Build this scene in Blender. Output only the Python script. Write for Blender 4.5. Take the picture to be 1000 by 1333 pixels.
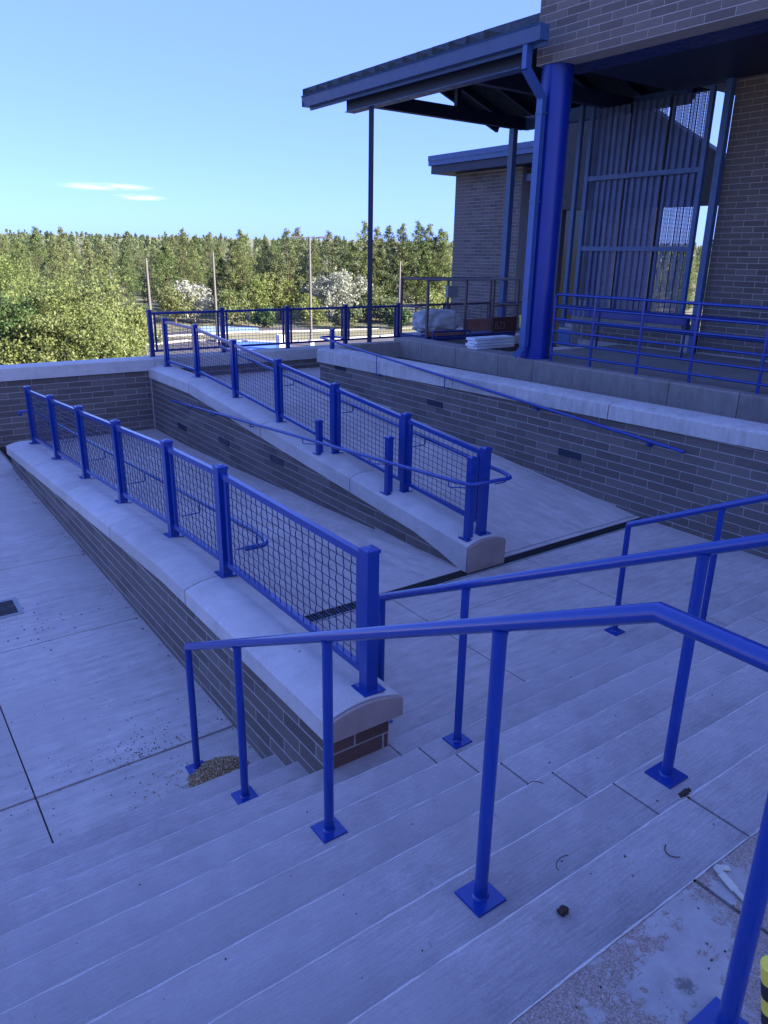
import bpy, math, random
from mathutils import Vector, Matrix
random.seed(7)
R = random.random
def U(a, b): return a + (b - a) * R()
D = bpy.data
scene = bpy.context.scene
for o in list(D.objects): D.objects.remove(o)
col = scene.collection

# ------------------------------------------------------------------ camera
EYE = Vector((0, 0, 3.217))
FPX, PITCH, ROLL, YAW = 964.59, math.radians(19.119), math.radians(0.9556), math.radians(35.868)
cy, sy, cp, sp, cr, sr = math.cos(YAW), math.sin(YAW), math.cos(PITCH), math.sin(PITCH), math.cos(ROLL), math.sin(ROLL)
W2C = (Matrix(((cr, -sr, 0), (sr, cr, 0), (0, 0, 1))) @ Matrix(((1, 0, 0), (0, -sp, -cp), (0, cp, -sp)))
       @ Matrix(((cy, -sy, 0), (sy, cy, 0), (0, 0, 1))))            # world -> camera (x right, y down, z forward)
cam_d = D.cameras.new('camera')
cam_d.sensor_fit = 'HORIZONTAL'; cam_d.sensor_width = 36; cam_d.lens = 36 * FPX / 1000
cam_d.clip_start = .05; cam_d.clip_end = 3000
cam = D.objects.new('camera', cam_d); col.objects.link(cam)
rm = Matrix((W2C[0], -W2C[1], -W2C[2])).transposed().to_4x4()
cam.matrix_world = Matrix.Translation(EYE) @ rm
scene.camera = cam

def px(P):
    c = W2C @ (Vector(P) - EYE)
    if c.z < .05: return None
    return (500 + FPX * c.x / c.z, 666.5 + FPX * c.y / c.z, c.z)
def in_frame(P, m=25):
    p = px(P)
    return p and -m < p[0] < 1000 + m and -m < p[1] < 1333 + m

# ------------------------------------------------------------------ light
SUN_EL = math.radians(21); SUN_AZ = math.radians(145)             # azimuth clockwise from +Y
world = D.worlds.new('World'); scene.world = world; world.use_nodes = True
wn, wl = world.node_tree.nodes, world.node_tree.links
bg = wn['Background']
sky = wn.new('ShaderNodeTexSky'); sky.sky_type = 'NISHITA'; sky.sun_disc = False
sky.sun_elevation = SUN_EL; sky.sun_rotation = SUN_AZ
sky.altitude = 1900; sky.air_density = 0.5; sky.dust_density = 5.0; sky.ozone_density = 3.0
bg.inputs['Strength'].default_value = .10
# grade of the whole sky to the deep blue of the phone photograph: one gain and one lift per channel, everywhere alike; the lift also fills the shade
sep = wn.new('ShaderNodeSeparateColor'); comb = wn.new('ShaderNodeCombineColor'); wl.new(sky.outputs[0], sep.inputs[0])
for i, (gain, lift) in enumerate(((.037, .045), (.038, .076), (.045, .262))):
    q = wn.new('ShaderNodeMath'); q.operation = 'MULTIPLY_ADD'; wl.new(sep.outputs[i], q.inputs[0])
    q.inputs[1].default_value = gain * 10; q.inputs[2].default_value = lift * 10; wl.new(q.outputs[0], comb.inputs[i])
# two thin streaks of cirrus low over the trees
tc = wn.new('ShaderNodeTexCoord'); nz = wn.new('ShaderNodeTexNoise'); nz.inputs['Scale'].default_value = 30; nz.inputs['Detail'].default_value = 6
st_ = wn.new('ShaderNodeVectorMath'); st_.operation = 'MULTIPLY'; st_.inputs[1].default_value = (1, 1, 7); wl.new(tc.outputs['Generated'], st_.inputs[0]); wl.new(st_.outputs[0], nz.inputs['Vector'])
acc = None
for (cx_, cy_, cz_), (ax, az) in (((.282, .957, .0705), (.050, .0042)), ((.318, .946, .0605), (.030, .0035))):
    a = wn.new('ShaderNodeVectorMath'); a.operation = 'SUBTRACT'; wl.new(tc.outputs['Generated'], a.inputs[0]); a.inputs[1].default_value = (cx_, cy_, cz_)
    b = wn.new('ShaderNodeVectorMath'); b.operation = 'MULTIPLY'; wl.new(a.outputs[0], b.inputs[0]); b.inputs[1].default_value = (1 / ax, 3, 1 / az)
    c = wn.new('ShaderNodeVectorMath'); c.operation = 'LENGTH'; wl.new(b.outputs[0], c.inputs[0])
    d = wn.new('ShaderNodeMapRange'); d.inputs[1].default_value = 0; d.inputs[2].default_value = 1.1; d.inputs[3].default_value = .9 if az < .01 else .3; d.inputs[4].default_value = 0; wl.new(c.outputs['Value'], d.inputs[0])
    if acc is None: acc = d.outputs[0]
    else:
        m_ = wn.new('ShaderNodeMath'); m_.operation = 'MAXIMUM'; wl.new(acc, m_.inputs[0]); wl.new(d.outputs[0], m_.inputs[1]); acc = m_.outputs[0]
mm = wn.new('ShaderNodeMath'); mm.operation = 'MULTIPLY'; wl.new(acc, mm.inputs[0])
nr_ = wn.new('ShaderNodeMapRange'); nr_.inputs[1].default_value = .35; nr_.inputs[2].default_value = .6; wl.new(nz.outputs[0], nr_.inputs[0]); wl.new(nr_.outputs[0], mm.inputs[1])
cl_ = wn.new('ShaderNodeMix'); cl_.data_type = 'RGBA'; wl.new(mm.outputs[0], cl_.inputs[0]); wl.new(comb.outputs[0], cl_.inputs[6]); cl_.inputs[7].default_value = (3.6, 4.0, 4.3, 1)
wl.new(cl_.outputs[2], bg.inputs['Color'])
sd = D.lights.new('sun', 'SUN'); sd.energy = 4.2; sd.angle = math.radians(.5); sd.color = (1, .95, .85)
sun = D.objects.new('sun', sd); col.objects.link(sun)
to_sun = Vector((math.sin(SUN_AZ) * math.cos(SUN_EL), math.cos(SUN_AZ) * math.cos(SUN_EL), math.sin(SUN_EL)))
sun.rotation_euler = to_sun.to_track_quat('Z', 'Y').to_euler()
sun.location = (0, -30, 40)
vs = scene.view_settings
vs.view_transform = 'Standard'; vs.look = 'None'; vs.gamma = 1; vs.use_curve_mapping = False
vs.exposure = 2.25
scene.render.engine = 'CYCLES'
scene.cycles.max_bounces = 8; scene.cycles.transparent_max_bounces = 24

# ------------------------------------------------------------------ materials
class N:
    def __init__(s, name):
        s.m = D.materials.new(name); s.m.use_nodes = True
        s.t = s.m.node_tree; s.b = s.t.nodes['Principled BSDF']; s.out = s.t.nodes['Material Output']
        s.pos = s.n('ShaderNodeNewGeometry').outputs['Position']
    def n(s, k, **kw):
        x = s.t.nodes.new(k)
        for a, v in kw.items(): setattr(x, a, v)
        return x
    def l(s, a, b): s.t.links.new(a, b)
    def sc(s, v, k):
        x = s.n('ShaderNodeVectorMath', operation='MULTIPLY'); s.l(v, x.inputs[0]); x.inputs[1].default_value = k; return x.outputs[0]
    def noise(s, v, scale, detail=4, rough=.6, out=0):
        x = s.n('ShaderNodeTexNoise'); s.l(v, x.inputs['Vector']); x.inputs['Scale'].default_value = scale
        x.inputs['Detail'].default_value = detail; x.inputs['Roughness'].default_value = rough; return x.outputs[out]
    def ramp(s, f, *st):
        x = s.n('ShaderNodeValToRGB'); e = x.color_ramp.elements
        while len(e) < len(st): e.new(.5)
        for q, (p, c) in zip(e, st):
            q.position = p; q.color = (c if isinstance(c, tuple) else (c, c, c)) + (1,)
        s.l(f, x.inputs[0]); return x.outputs[0]
    def mix(s, f, a, b, mode='MIX'):
        x = s.n('ShaderNodeMix', data_type='RGBA', blend_type=mode)
        for v, i in ((f, 0), (a, 6), (b, 7)):
            if isinstance(v, (int, float)): x.inputs[i].default_value = v
            elif isinstance(v, tuple): x.inputs[i].default_value = v + (1,)
            else: s.l(v, x.inputs[i])
        return x.outputs[2]
    def math(s, op, a, b=None):
        x = s.n('ShaderNodeMath', operation=op)
        for v, i in ((a, 0), (b, 1)):
            if v is None: continue
            if isinstance(v, (int, float)): x.inputs[i].default_value = v
            else: s.l(v, x.inputs[i])
        return x.outputs[0]
    def bump(s, h, st, d=.01):
        x = s.n('ShaderNodeBump'); x.inputs['Strength'].default_value = st; x.inputs['Distance'].default_value = d
        s.l(h, x.inputs['Height']); s.l(x.outputs[0], s.b.inputs['Normal'])
    def color(s, c):
        if isinstance(c, tuple): s.b.inputs['Base Color'].default_value = c + (1,)
        else: s.l(c, s.b.inputs['Base Color'])
    def rough(s, r):
        if isinstance(r, (int, float)): s.b.inputs['Roughness'].default_value = r
        else: s.l(r, s.b.inputs['Roughness'])
    def rnd(s): return s.n('ShaderNodeObjectInfo').outputs['Random']

def concrete(name, base, streak=None, var=.25, speck=.5, bump=.25, patch=0):
    s = N(name)
    lo = tuple(c * (1 - var) for c in base); hi = tuple(min(1, c * (1 + var * .7)) for c in base)
    c = s.ramp(s.noise(s.pos, .9, 6, .65), (.32, lo), (.5, base), (.7, hi))
    c = s.mix(.7, c, s.ramp(s.noise(s.pos, 2.7, 8, .7), (.33, .78), (.62, 1.08)), 'MULTIPLY')
    c = s.mix(.5, c, s.ramp(s.noise(s.pos, 7, 6, .7), (.3, tuple(x * .82 for x in base)), (.7, hi)))
    fine = s.noise(s.pos, 130, 3, .7)
    c = s.mix(.55, c, s.ramp(fine, (.3, .62), (.7, 1.0)), 'MULTIPLY')
    h = fine
    if streak:
        st = s.noise(s.sc(s.pos, streak), 1, 6, .72)
        c = s.mix(.7, c, s.ramp(st, (.32, .62), (.62, 1.0)), 'MULTIPLY')
        h = s.math('ADD', s.math('MULTIPLY', st, 1.4), fine)
    fl = s.ramp(s.noise(s.sc(s.pos, (9, 38, 30)), 1, 5, .75), (.60, 0.), (.72, 1.))
    c = s.mix(s.math('MULTIPLY', fl, .45), c, tuple(min(.8, x * 1.3) for x in base))
    if patch:
        p = s.ramp(s.noise(s.pos, .55, 5, .6), (.5, 0.), (.56, 1.))
        c = s.mix(s.math('MULTIPLY', p, patch), c, tuple(x * .72 for x in base))
    sp_ = s.ramp(s.noise(s.pos, 24, 2, .5), (.72, 0.), (.76, 1.))
    c = s.mix(s.math('MULTIPLY', sp_, speck), c, tuple(x * .5 for x in base))
    rn = s.rnd(); c = s.mix(1, c, s.ramp(rn, (0, .93), (1, 1.05)), 'MULTIPLY')
    s.color(c); s.rough(.88); s.bump(h, bump, .004)
    return s.m
M = {}
M['plaza'] = concrete('plaza_concrete', (.60, .53, .48), (2.2, 16, 10), .22, .55, .3, .6)
M['tread'] = concrete('stair_concrete', (.535, .465, .44), (7, 120, 40), .34, .4, .5, .5)
M['land'] = concrete('landing_concrete', (.55, .475, .44), (3, 18, 10), .2, .4, .3, .5)
M['ramp'] = concrete('ramp_concrete', (.58, .50, .455), (9, 2, 10), .2, .35, .3, .4)
M['cap'] = concrete('coping_concrete', (.60, .55, .51), None, .26, .3, .3)
M['endshade'] = concrete('shaded_end_concrete', (.40, .30, .265), None, .25, .4, .4)  # coping concrete darkened; shade of the end face put into the colour
M['capdrip'] = concrete('coping_streaked', (.62, .57, .53), (14, 14, 2.0), .3, .3, .3)
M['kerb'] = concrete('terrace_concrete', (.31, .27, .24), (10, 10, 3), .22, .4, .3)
def worn():
    q = N('worn_nosing'); k = q.ramp(q.noise(q.sc(q.pos, (3.5, 30, 30)), 1, 6, .7), (.30, (.42, .375, .35)), (.46, (.62, .57, .53)))
    k = q.mix(.6, k, q.ramp(q.noise(q.pos, 90, 4, .7), (.3, .6), (.7, 1.05)), 'MULTIPLY'); q.color(k); q.rough(.85); q.bump(q.noise(q.pos, 160, 3, .7), .4, .003); return q.m
M['worn'] = worn()

def aggregate():
    s = N('exposed_aggregate')
    v = s.n('ShaderNodeTexVoronoi'); v.inputs['Scale'].default_value = 290; s.l(s.pos, v.inputs['Vector'])
    peb = s.ramp(v.outputs['Color'], (0, (.13, .10, .08)), (.4, (.27, .20, .165)), (.75, (.35, .28, .24)), (1, (.50, .44, .40)))
    paste = s.ramp(s.noise(s.pos, 14, 6, .7), (.3, (.31, .28, .265)), (.7, (.42, .385, .36)))
    n1 = s.math('ADD', s.math('MULTIPLY', s.noise(s.pos, 5, 12, .74), .75), s.math('MULTIPLY', s.noise(s.pos, 55, 4, .7), .25))
    dv = s.n('ShaderNodeVectorMath', operation='SUBTRACT'); s.l(s.pos, dv.inputs[0]); dv.inputs[1].default_value = (1.53, .74, 1.5)
    dl = s.n('ShaderNodeVectorMath', operation='LENGTH'); s.l(s.sc(dv.outputs[0], (2.4, 3.2, 0)), dl.inputs[0])
    fall = s.n('ShaderNodeMapRange'); s.l(dl.outputs['Value'], fall.inputs[0]); fall.inputs[1].default_value = .05; fall.inputs[2].default_value = 1.0; fall.inputs[3].default_value = .085; fall.inputs[4].default_value = -.045
    msk = s.ramp(s.math('ADD', n1, fall.outputs[0]), (.505, 0.), (.525, 1.))
    c = s.mix(msk, peb, paste)
    dv2 = s.n('ShaderNodeVectorMath', operation='SUBTRACT'); s.l(s.pos, dv2.inputs[0]); dv2.inputs[1].default_value = (1.43, .655, 1.5)
    dl2 = s.n('ShaderNodeVectorMath', operation='LENGTH'); s.l(dv2.outputs[0], dl2.inputs[0])
    f2 = s.n('ShaderNodeMapRange'); s.l(dl2.outputs['Value'], f2.inputs[0]); f2.inputs[1].default_value = 0; f2.inputs[2].default_value = .055; f2.inputs[3].default_value = .42; f2.inputs[4].default_value = 0
    dk = s.ramp(s.math('ADD', s.math('MULTIPLY', s.noise(s.pos, 70, 5, .7), .6), f2.outputs[0]), (.50, 0.), (.62, 1.))
    c = s.mix(s.math('MULTIPLY', dk, .7), c, (.07, .06, .05))
    s.color(c); s.rough(.85)
    h = s.math('ADD', s.math('MULTIPLY', v.outputs['Distance'], s.math('SUBTRACT', 1, msk)), s.math('MULTIPLY', msk, .9))
    s.bump(h, .45, .003); return s.m
M['agg'] = aggregate()

def brick(name, a, b):
    s = N(name); rn = s.rnd()
    c = s.ramp(rn, (0, a), (.55, tuple((x + y) / 2 for x, y in zip(a, b))), (1, b))
    c = s.mix(.6, c, s.ramp(s.noise(s.pos, 60, 5, .75), (.3, .6), (.7, 1.15)), 'MULTIPLY')
    eff = s.ramp(s.noise(s.pos, 2.3, 7, .7), (.62, 0.), (.72, 1.))
    c = s.mix(s.math('MULTIPLY', eff, .22), c, (.35, .34, .33))
    s.color(c); s.rough(.85); s.bump(s.noise(s.pos, 90, 4, .7), .35, .004); return s.m
M['brick'] = brick('grey_brown_brick', (.118, .096, .086), (.185, .152, .134))
M['brick_warmlit'] = brick('warm_lit_brick', (.13, .07, .055), (.18, .095, .075))  # grey-brown brick reddened; warm bounce light put into the colour
def mortar():
    s = N('mortar'); s.color(s.ramp(s.noise(s.pos, 40, 4, .7), (.3, (.34, .31, .29)), (.7, (.44, .41, .38)))); s.rough(.95)
    s.bump(s.noise(s.pos, 140, 3, .7), .3, .003); return s.m
M['mortar'] = mortar()

def paint(name, c, rough=.32, var=.12, coat=.0, grime=.12):
    s = N(name)
    k = s.mix(1, c, s.ramp(s.noise(s.pos, 5, 5, .6), (.3, 1 - var), (.7, 1 + var)), 'MULTIPLY')
    k = s.mix(s.math('MULTIPLY', s.ramp(s.noise(s.pos, 35, 6, .75), (.58, 0.), (.75, 1.)), grime), k, (.25, .25, .26))
    s.color(k); s.rough(s.ramp(s.noise(s.pos, 12, 4, .6), (.3, rough * (.8 if grime else .96)), (.7, rough * (1.35 if grime else 1.06))))
    s.b.inputs['Coat Weight'].default_value = coat; s.b.inputs['Coat Roughness'].default_value = .12
    if grime: s.bump(s.noise(s.pos, 220, 2, .5), .06, .002)
    return s.m
M['blue'] = paint('blue_paint', (.002, .036, .25), .24, .025, .3, 0)
M['bluedk'] = paint('dark_blue_paint', (.006, .022, .15), .4)
M['column'] = paint('column_blue_paint', (.001, .024, .26), .34, .06, 0, 0)
M['duct'] = paint('duct_blue_metal', (.045, .10, .30), .35, .1, 0, .05)
M['wire'] = paint('wire_blue', (.004, .014, .085), .4, .1, 0, 0)  # fence blue darkened; shading put into the wire colour
M['fascia'] = paint('blue_grey_metal', (.045, .10, .24), .4, .1, 0, .04)
M['roofmetal'] = paint('dark_roof_metal', (.008, .017, .02), .7)
M['steel'] = paint('navy_steel', (.015, .022, .05), .45)
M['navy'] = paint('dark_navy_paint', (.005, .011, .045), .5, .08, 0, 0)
M['blackmetal'] = paint('black_metal', (.012, .012, .013), .5)
M['darkglass'] = paint('dark_glass', (.008, .009, .012), .12)
M['white'] = paint('white_board', (.75, .76, .76), .6, .05)
M['greymetal'] = paint('grey_metal', (.25, .26, .27), .5)
M['red'] = paint('dark_red_panel', (.075, .012, .018), .5)
M['rust'] = paint('rusty_panel', (.26, .11, .09), .7, .3, 0, .6)
M['brownpipe'] = paint('brown_pipe', (.12, .08, .085), .5)
M['yellow'] = paint('yellow_plastic', (.75, .62, .06), .4, .06)
M['black'] = paint('black_rubber', (.015, .015, .016), .6)
M['tan'] = paint('dry_leaf', (.20, .12, .05), .8)
M['cone'] = paint('cone_brown', (.045, .028, .02), .8)
M['plastic'] = paint('pale_plastic', (.50, .48, .40), .4, .1, 0, .3)
M['soil'] = concrete('planter_soil', (.075, .06, .045), None, .5, .5, 1.0)
M['pole'] = paint('pole_brown', (.115, .10, .092), .6)
M['letter'] = paint('faded_letter', (.22, .15, .13), .7)
def cloth():
    s = N('tarp_cloth'); s.color(s.ramp(s.noise(s.pos, 3, 5, .6), (.3, (.36, .37, .36)), (.7, (.52, .53, .53)))); s.rough(.9)
    s.bump(s.noise(s.pos, 60, 4, .7), .3, .01); return s.m
M['cloth'] = cloth()
def asphalt():
    s = N('asphalt'); c = s.ramp(s.noise(s.pos, .15, 6, .6), (.3, (.085, .075, .075)), (.7, (.125, .11, .108)))
    s.color(s.mix(.4, c, s.ramp(s.noise(s.pos, 18, 3, .7), (.3, .6), (.7, 1.1)), 'MULTIPLY')); s.rough(.9); return s.m
M['asphalt'] = asphalt()
def dirt():
    s = N('dry_grass_ground')
    c = s.ramp(s.noise(s.pos, .12, 6, .65), (.3, (.10, .11, .04)), (.5, (.22, .20, .10)), (.7, (.31, .26, .16)))
    s.color(s.mix(.5, c, s.ramp(s.noise(s.pos, 3, 5, .7), (.3, .55), (.7, 1.1)), 'MULTIPLY')); s.rough(.95); return s.m
M['dirt'] = dirt()
M['bluepave'] = paint('blue_paving', (.07, .17, .50), .8, .1)
M['palepave'] = paint('pale_blue_paving', (.26, .36, .52), .8, .15)
M['linepaint'] = paint('white_line_paint', (.6, .6, .58), .8)
def perforated():
    s = N('perforated_metal')
    s.color(s.ramp(s.noise(s.pos, 4, 4, .6), (.3, (.05, .075, .17)), (.7, (.075, .11, .24)))); s.rough(.4); s.b.inputs['Metallic'].default_value = .3
    v = s.sc(s.pos, (0, 46, 46)); f = s.n('ShaderNodeVectorMath', operation='FRACTION'); s.l(v, f.inputs[0])
    g = s.n('ShaderNodeVectorMath', operation='SUBTRACT'); s.l(f.outputs[0], g.inputs[0]); g.inputs[1].default_value = (0, .5, .5)
    L = s.n('ShaderNodeVectorMath', operation='LENGTH'); s.l(g.outputs[0], L.inputs[0])
    hole = s.math('LESS_THAN', L.outputs['Value'], .25)
    tr = s.n('ShaderNodeBsdfTransparent'); mx = s.n('ShaderNodeMixShader')
    s.l(hole, mx.inputs[0]); s.l(s.b.outputs[0], mx.inputs[1]); s.l(tr.outputs[0], mx.inputs[2]); s.l(mx.outputs[0], s.out.inputs['Surface'])
    return s.m
M['perf'] = perforated()
def foliage(name, *cols, tr=.35):
    s = N(name); rn = s.rnd()
    st = [(i / (len(cols) - 1), c) for i, c in enumerate(cols)]
    c = s.ramp(rn, *st)
    c = s.mix(.75, c, s.ramp(s.noise(s.pos, .9, 4, .6), (.3, .55), (.7, 1.3)), 'MULTIPLY')
    c = s.mix(.5, c, s.ramp(s.noise(s.pos, 9, 2, .6), (.3, .7), (.7, 1.25)), 'MULTIPLY')
    s.color(c); s.rough(.6)
    t = s.n('ShaderNodeBsdfTranslucent'); s.l(c, t.inputs[0])
    mx = s.n('ShaderNodeMixShader'); mx.inputs[0].default_value = tr
    s.l(s.b.outputs[0], mx.inputs[1]); s.l(t.outputs[0], mx.inputs[2]); s.l(mx.outputs[0], s.out.inputs['Surface']); return s.m
M['pine'] = foliage('pine_needles', (.115, .165, .045), (.165, .20, .060), (.19, .205, .075), (.14, .175, .075), tr=.45)
M['leafy'] = foliage('leafy_green', (.165, .21, .055), (.20, .235, .065), tr=.45)
M['dkleaf'] = foliage('dark_leaf', (.07, .12, .03), (.08, .13, .033))
M['yelleaf'] = foliage('yellow_green_leaf', (.205, .24, .07), (.23, .25, .075), tr=.45)
M['paleleaf'] = foliage('pale_blossom', (.33, .34, .26), (.40, .40, .32))
M['bark'] = paint('pine_bark', (.10, .065, .045), .9, .3)
M['palebark'] = paint('pale_bark', (.42, .38, .32), .9, .2)

# ------------------------------------------------------------------ geometry helpers
WLOC = {}
class MB:
    def __init__(s): s.v = []; s.f = []
    def add(s, vs, fs):
        k = len(s.v); s.v += [tuple(p) for p in vs]; s.f += [tuple(k + i for i in f) for f in fs]; return s
    def hexa(s, p):           # 4 bottom ccw, 4 top ccw
        return s.add(p, [(3, 2, 1, 0), (4, 5, 6, 7), (0, 1, 5, 4), (1, 2, 6, 5), (2, 3, 7, 6), (3, 0, 4, 7)])
    def box(s, x0, x1, y0, y1, z0, z1):
        return s.hexa([(x0, y0, z0), (x1, y0, z0), (x1, y1, z0), (x0, y1, z0), (x0, y0, z1), (x1, y0, z1), (x1, y1, z1), (x0, y1, z1)])
    def prism(s, poly, ext):
        n = len(poly); e = Vector(ext); a = [Vector(p) for p in poly]
        return s.add(a + [p + e for p in a], [tuple(range(n))[::-1], tuple(range(n, 2 * n))] + [(i, (i + 1) % n, n + (i + 1) % n, n + i) for i in range(n)])
    def tube(s, pts, r, n=10, r1=None, caps=True):
        pts = [Vector(p) for p in pts]; m = len(pts); rings = []
        ref = None
        for i, p in enumerate(pts):
            d0 = (p - pts[i - 1]).normalized() if i else None
            d1 = (pts[i + 1] - p).normalized() if i < m - 1 else None
            t = (d0 + d1).normalized() if d0 and d1 else (d0 or d1)
            if ref is None: ref = Vector((0, 0, 1)) if abs(t.z) < .9 else Vector((1, 0, 0))
            a = t.cross(ref)
            if a.length < 1e-4: a = t.cross(Vector((0, 1, 0)))
            a.normalize(); b = t.cross(a).normalized()
            ref = a.cross(t).normalized()
            k = 1 / max(.5, (d0.dot(t) if d0 and d1 else 1))
            rr = r if r1 is None else r + (r1 - r) * i / (m - 1)
            rings.append([p + (a * math.cos(q) * k + b * math.sin(q) * (1 if d0 and d1 else 1)) * rr for q in [2 * math.pi * j / n for j in range(n)]])
        vs = [q for g in rings for q in g]; fs = []
        for i in range(m - 1):
            for j in range(n): fs.append((i * n + j, i * n + (j + 1) % n, (i + 1) * n + (j + 1) % n, (i + 1) * n + j))
        if caps: fs += [tuple(range(n))[::-1], tuple(range((m - 1) * n, m * n))]
        return s.add(vs, fs)
    def bar(s, a, b, w, h, up=(0, 0, 1)):   # rectangular bar from a to b, w sideways, h upward
        a, b = Vector(a), Vector(b); t = (b - a).normalized(); u = Vector(up); x = t.cross(u)
        if x.length < 1e-3: x = t.cross(Vector((0, 1, 0)))
        x.normalize(); u = x.cross(t).normalized()
        q = [(-1, -1), (1, -1), (1, 1), (-1, 1)]
        return s.hexa([a + x * i * w / 2 + u * j * h / 2 for i, j in q] + [b + x * i * w / 2 + u * j * h / 2 for i, j in q])
    def build(s, name, mat, parent=None, smooth=False, origin=None, **props):
        if origin is None:
            lo = [min(v[i] for v in s.v) for i in range(3)]; hi = [max(v[i] for v in s.v) for i in range(3)]
            origin = ((lo[0] + hi[0]) / 2, (lo[1] + hi[1]) / 2, lo[2])
        o0 = Vector(origin)
        me = D.meshes.new(name); me.from_pydata([tuple(Vector(v) - o0) for v in s.v], [], s.f); me.update()
        me.materials.append(mat)
        if smooth:
            me.polygons.foreach_set('use_smooth', [True] * len(me.polygons))
            if smooth != 'all':
                try: me.set_sharp_from_angle(angle=math.radians(40))
                except Exception: pass
        return link(name, me, parent, o0, **props)
def link(name, me, parent, loc, scale=None, **props):
    o = D.objects.new(name, me); col.objects.link(o)
    loc = Vector(loc)
    if parent is not None:
        o.parent = parent; o.location = loc - WLOC[parent.name]
    else: o.location = loc
    WLOC[o.name] = loc
    if scale: o.scale = scale
    for k, v in props.items(): o[k] = v
    return o
def thing(name, label, cat, loc=(0, 0, 0), group=None):
    o = D.objects.new(name, None); o.empty_display_size = .2; col.objects.link(o); o.location = loc; WLOC[o.name] = Vector(loc)
    o['label'] = label; o['category'] = cat
    if group: o['group'] = group
    return o
def struct(name, loc=(0, 0, 0)):
    o = D.objects.new(name, None); col.objects.link(o); o.location = loc; WLOC[o.name] = Vector(loc); o['kind'] = 'structure'; return o
def tag(o, label, cat, group=None):
    o['label'] = label; o['category'] = cat
    if group: o['group'] = group
    return o

# ------------------------------------------------------------------ layout constants
RIS = .15
NOSE = {k: 3.660 - (k - 1) * .3128 for k in range(1, 11)}         # y of each nosing; level = k * RIS
XA0, XA1 = 1.80, 2.22       # low wall beside the plaza
XB0, XB1 = 4.60, 5.00       # middle wall between the two ramps
XC0 = 7.40                  # tall wall beside the upper ramp
YF = 13.90                  # far wall face
TA = lambda y: .87 - .0672 * max(0, y - 5.5)
TB = lambda y: min(1.205, .62 + .0838 * (y - 4.95))
TC = lambda y: 1.62 - .0103 * (y - 3.7)
BC = lambda y: 1.405 - .0180 * (y - 4.5)
Z1 = lambda y: max(0, .30 - .30 / 6.8 * max(0, y - 5.0))          # lower ramp
Z2 = lambda y: min(.92, .30 + .0865 * max(0, y - 5.0))            # upper ramp
TERR = 1.66

# ------------------------------------------------------------------ ground far around
def terrain_z(x, y):
    d = math.hypot(x, y)
    return -4.0 + .0215 * max(0, d - 74) + .25 * math.sin(x * .13) * math.sin(y * .11)*min(1, max(0, (d - 70) / 20))
m = MB(); nr, na = 46, 56
rad = [0, 17] + [17 + 8 * i for i in range(1, 14)] + [121 * 1.09 ** i for i in range(1, nr - 14)]
for i, r in enumerate(rad):
    for j in range(na):
        a = 2 * math.pi * j / na; x, y = r * math.sin(a), r * math.cos(a)
        m.v.append((x, y, terrain_z(x, y) - .02))
for i in range(len(rad) - 1):
    for j in range(na): m.f.append((i * na + j, i * na + (j + 1) % na, (i + 1) * na + (j + 1) % na, (i + 1) * na + j))
m.build('ground', M['dirt'], None, 'all', (0, 0, -4), kind='structure')
def sheet(name, pts, mat, z):
    return MB().prism([(x, y, z - .03) for x, y in pts], (0, 0, .03)).build(name, mat, None, kind='structure')
sheet('parking_lot', [(-30, 24), (-30, 46), (8, 56), (24, 62), (32, 57), (52, 58), (90, 44), (90, 16), (20, 16), (-6, 22)], M['asphalt'], -3.985)
sheet('road', [(20, 66.5), (30, 72.5), (50, 68), (64, 62), (95, 50), (95, 47.5), (62, 58), (48, 63), (31, 67)], M['asphalt'], -3.985)
sheet('blue_patch', [(25.0, 53.4), (25.2, 56.8), (27.7, 61.8), (29.8, 60.1), (30.2, 55.3), (28.3, 52.8)], M['bluepave'], -3.965)  # flat bright blue patch laid over the lot
sheet('blue_patch', [(27.5, 67.9), (30.2, 74.4), (35.4, 71.9), (32.7, 66.1)], M['palepave'], -3.965)
k = struct('parking_line', (0, 0, -3.98))
for i in range(7):
    x = 13.5 + i * 2.7; MB().hexa([(x, 44, -3.984), (x + .12, 44, -3.984), (x + 2.1, 49.5, -3.984), (x + 1.98, 49.5, -3.984), (x, 44, -3.976), (x + .12, 44, -3.976), (x + 2.1, 49.5, -3.976), (x + 1.98, 49.5, -3.976)]).build('stripe', M['linepaint'], k)
m = MB()
for a, b in (((8, 56.2), (24, 62.3)), ((24, 62.3), (32, 57.3)), ((32, 57.3), (52, 58.3)), ((20, 66.2), (31, 66.7)), ((31, 66.7), (48, 62.7)), ((48, 62.7), (62, 57.7))):
    m.bar((a[0], a[1], -3.93), (b[0], b[1], -3.93), .3, .14)
m.build('kerb', M['cap'], None, kind='structure')

# ------------------------------------------------------------------ plaza, landings, ramps
pl = struct('plaza', (0, 8, 0))
XJ = [-9, -6.6, -4.25, -1.89, .47, XA0 + .02]
YJ = [NOSE[1] - .3, 4.29, 6.33, 8.2, 10.08, 11.95, YF + .05]
for i in range(len(XJ) - 1):
    for j in range(len(YJ) - 1):
        g = .005; ga = .011 if j == 1 else g; gb = .011 if j == 0 else g
        MB().box(XJ[i] + g, XJ[i + 1] - g, YJ[j] + ga, YJ[j + 1] - gb, -.15, U(-.0015, .0015)).build('slab', M['plaza'], pl)
MB().box(-9.2, 1.82, 3, YF, -.4, -.03).build('base', M['soil'], pl)
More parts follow.
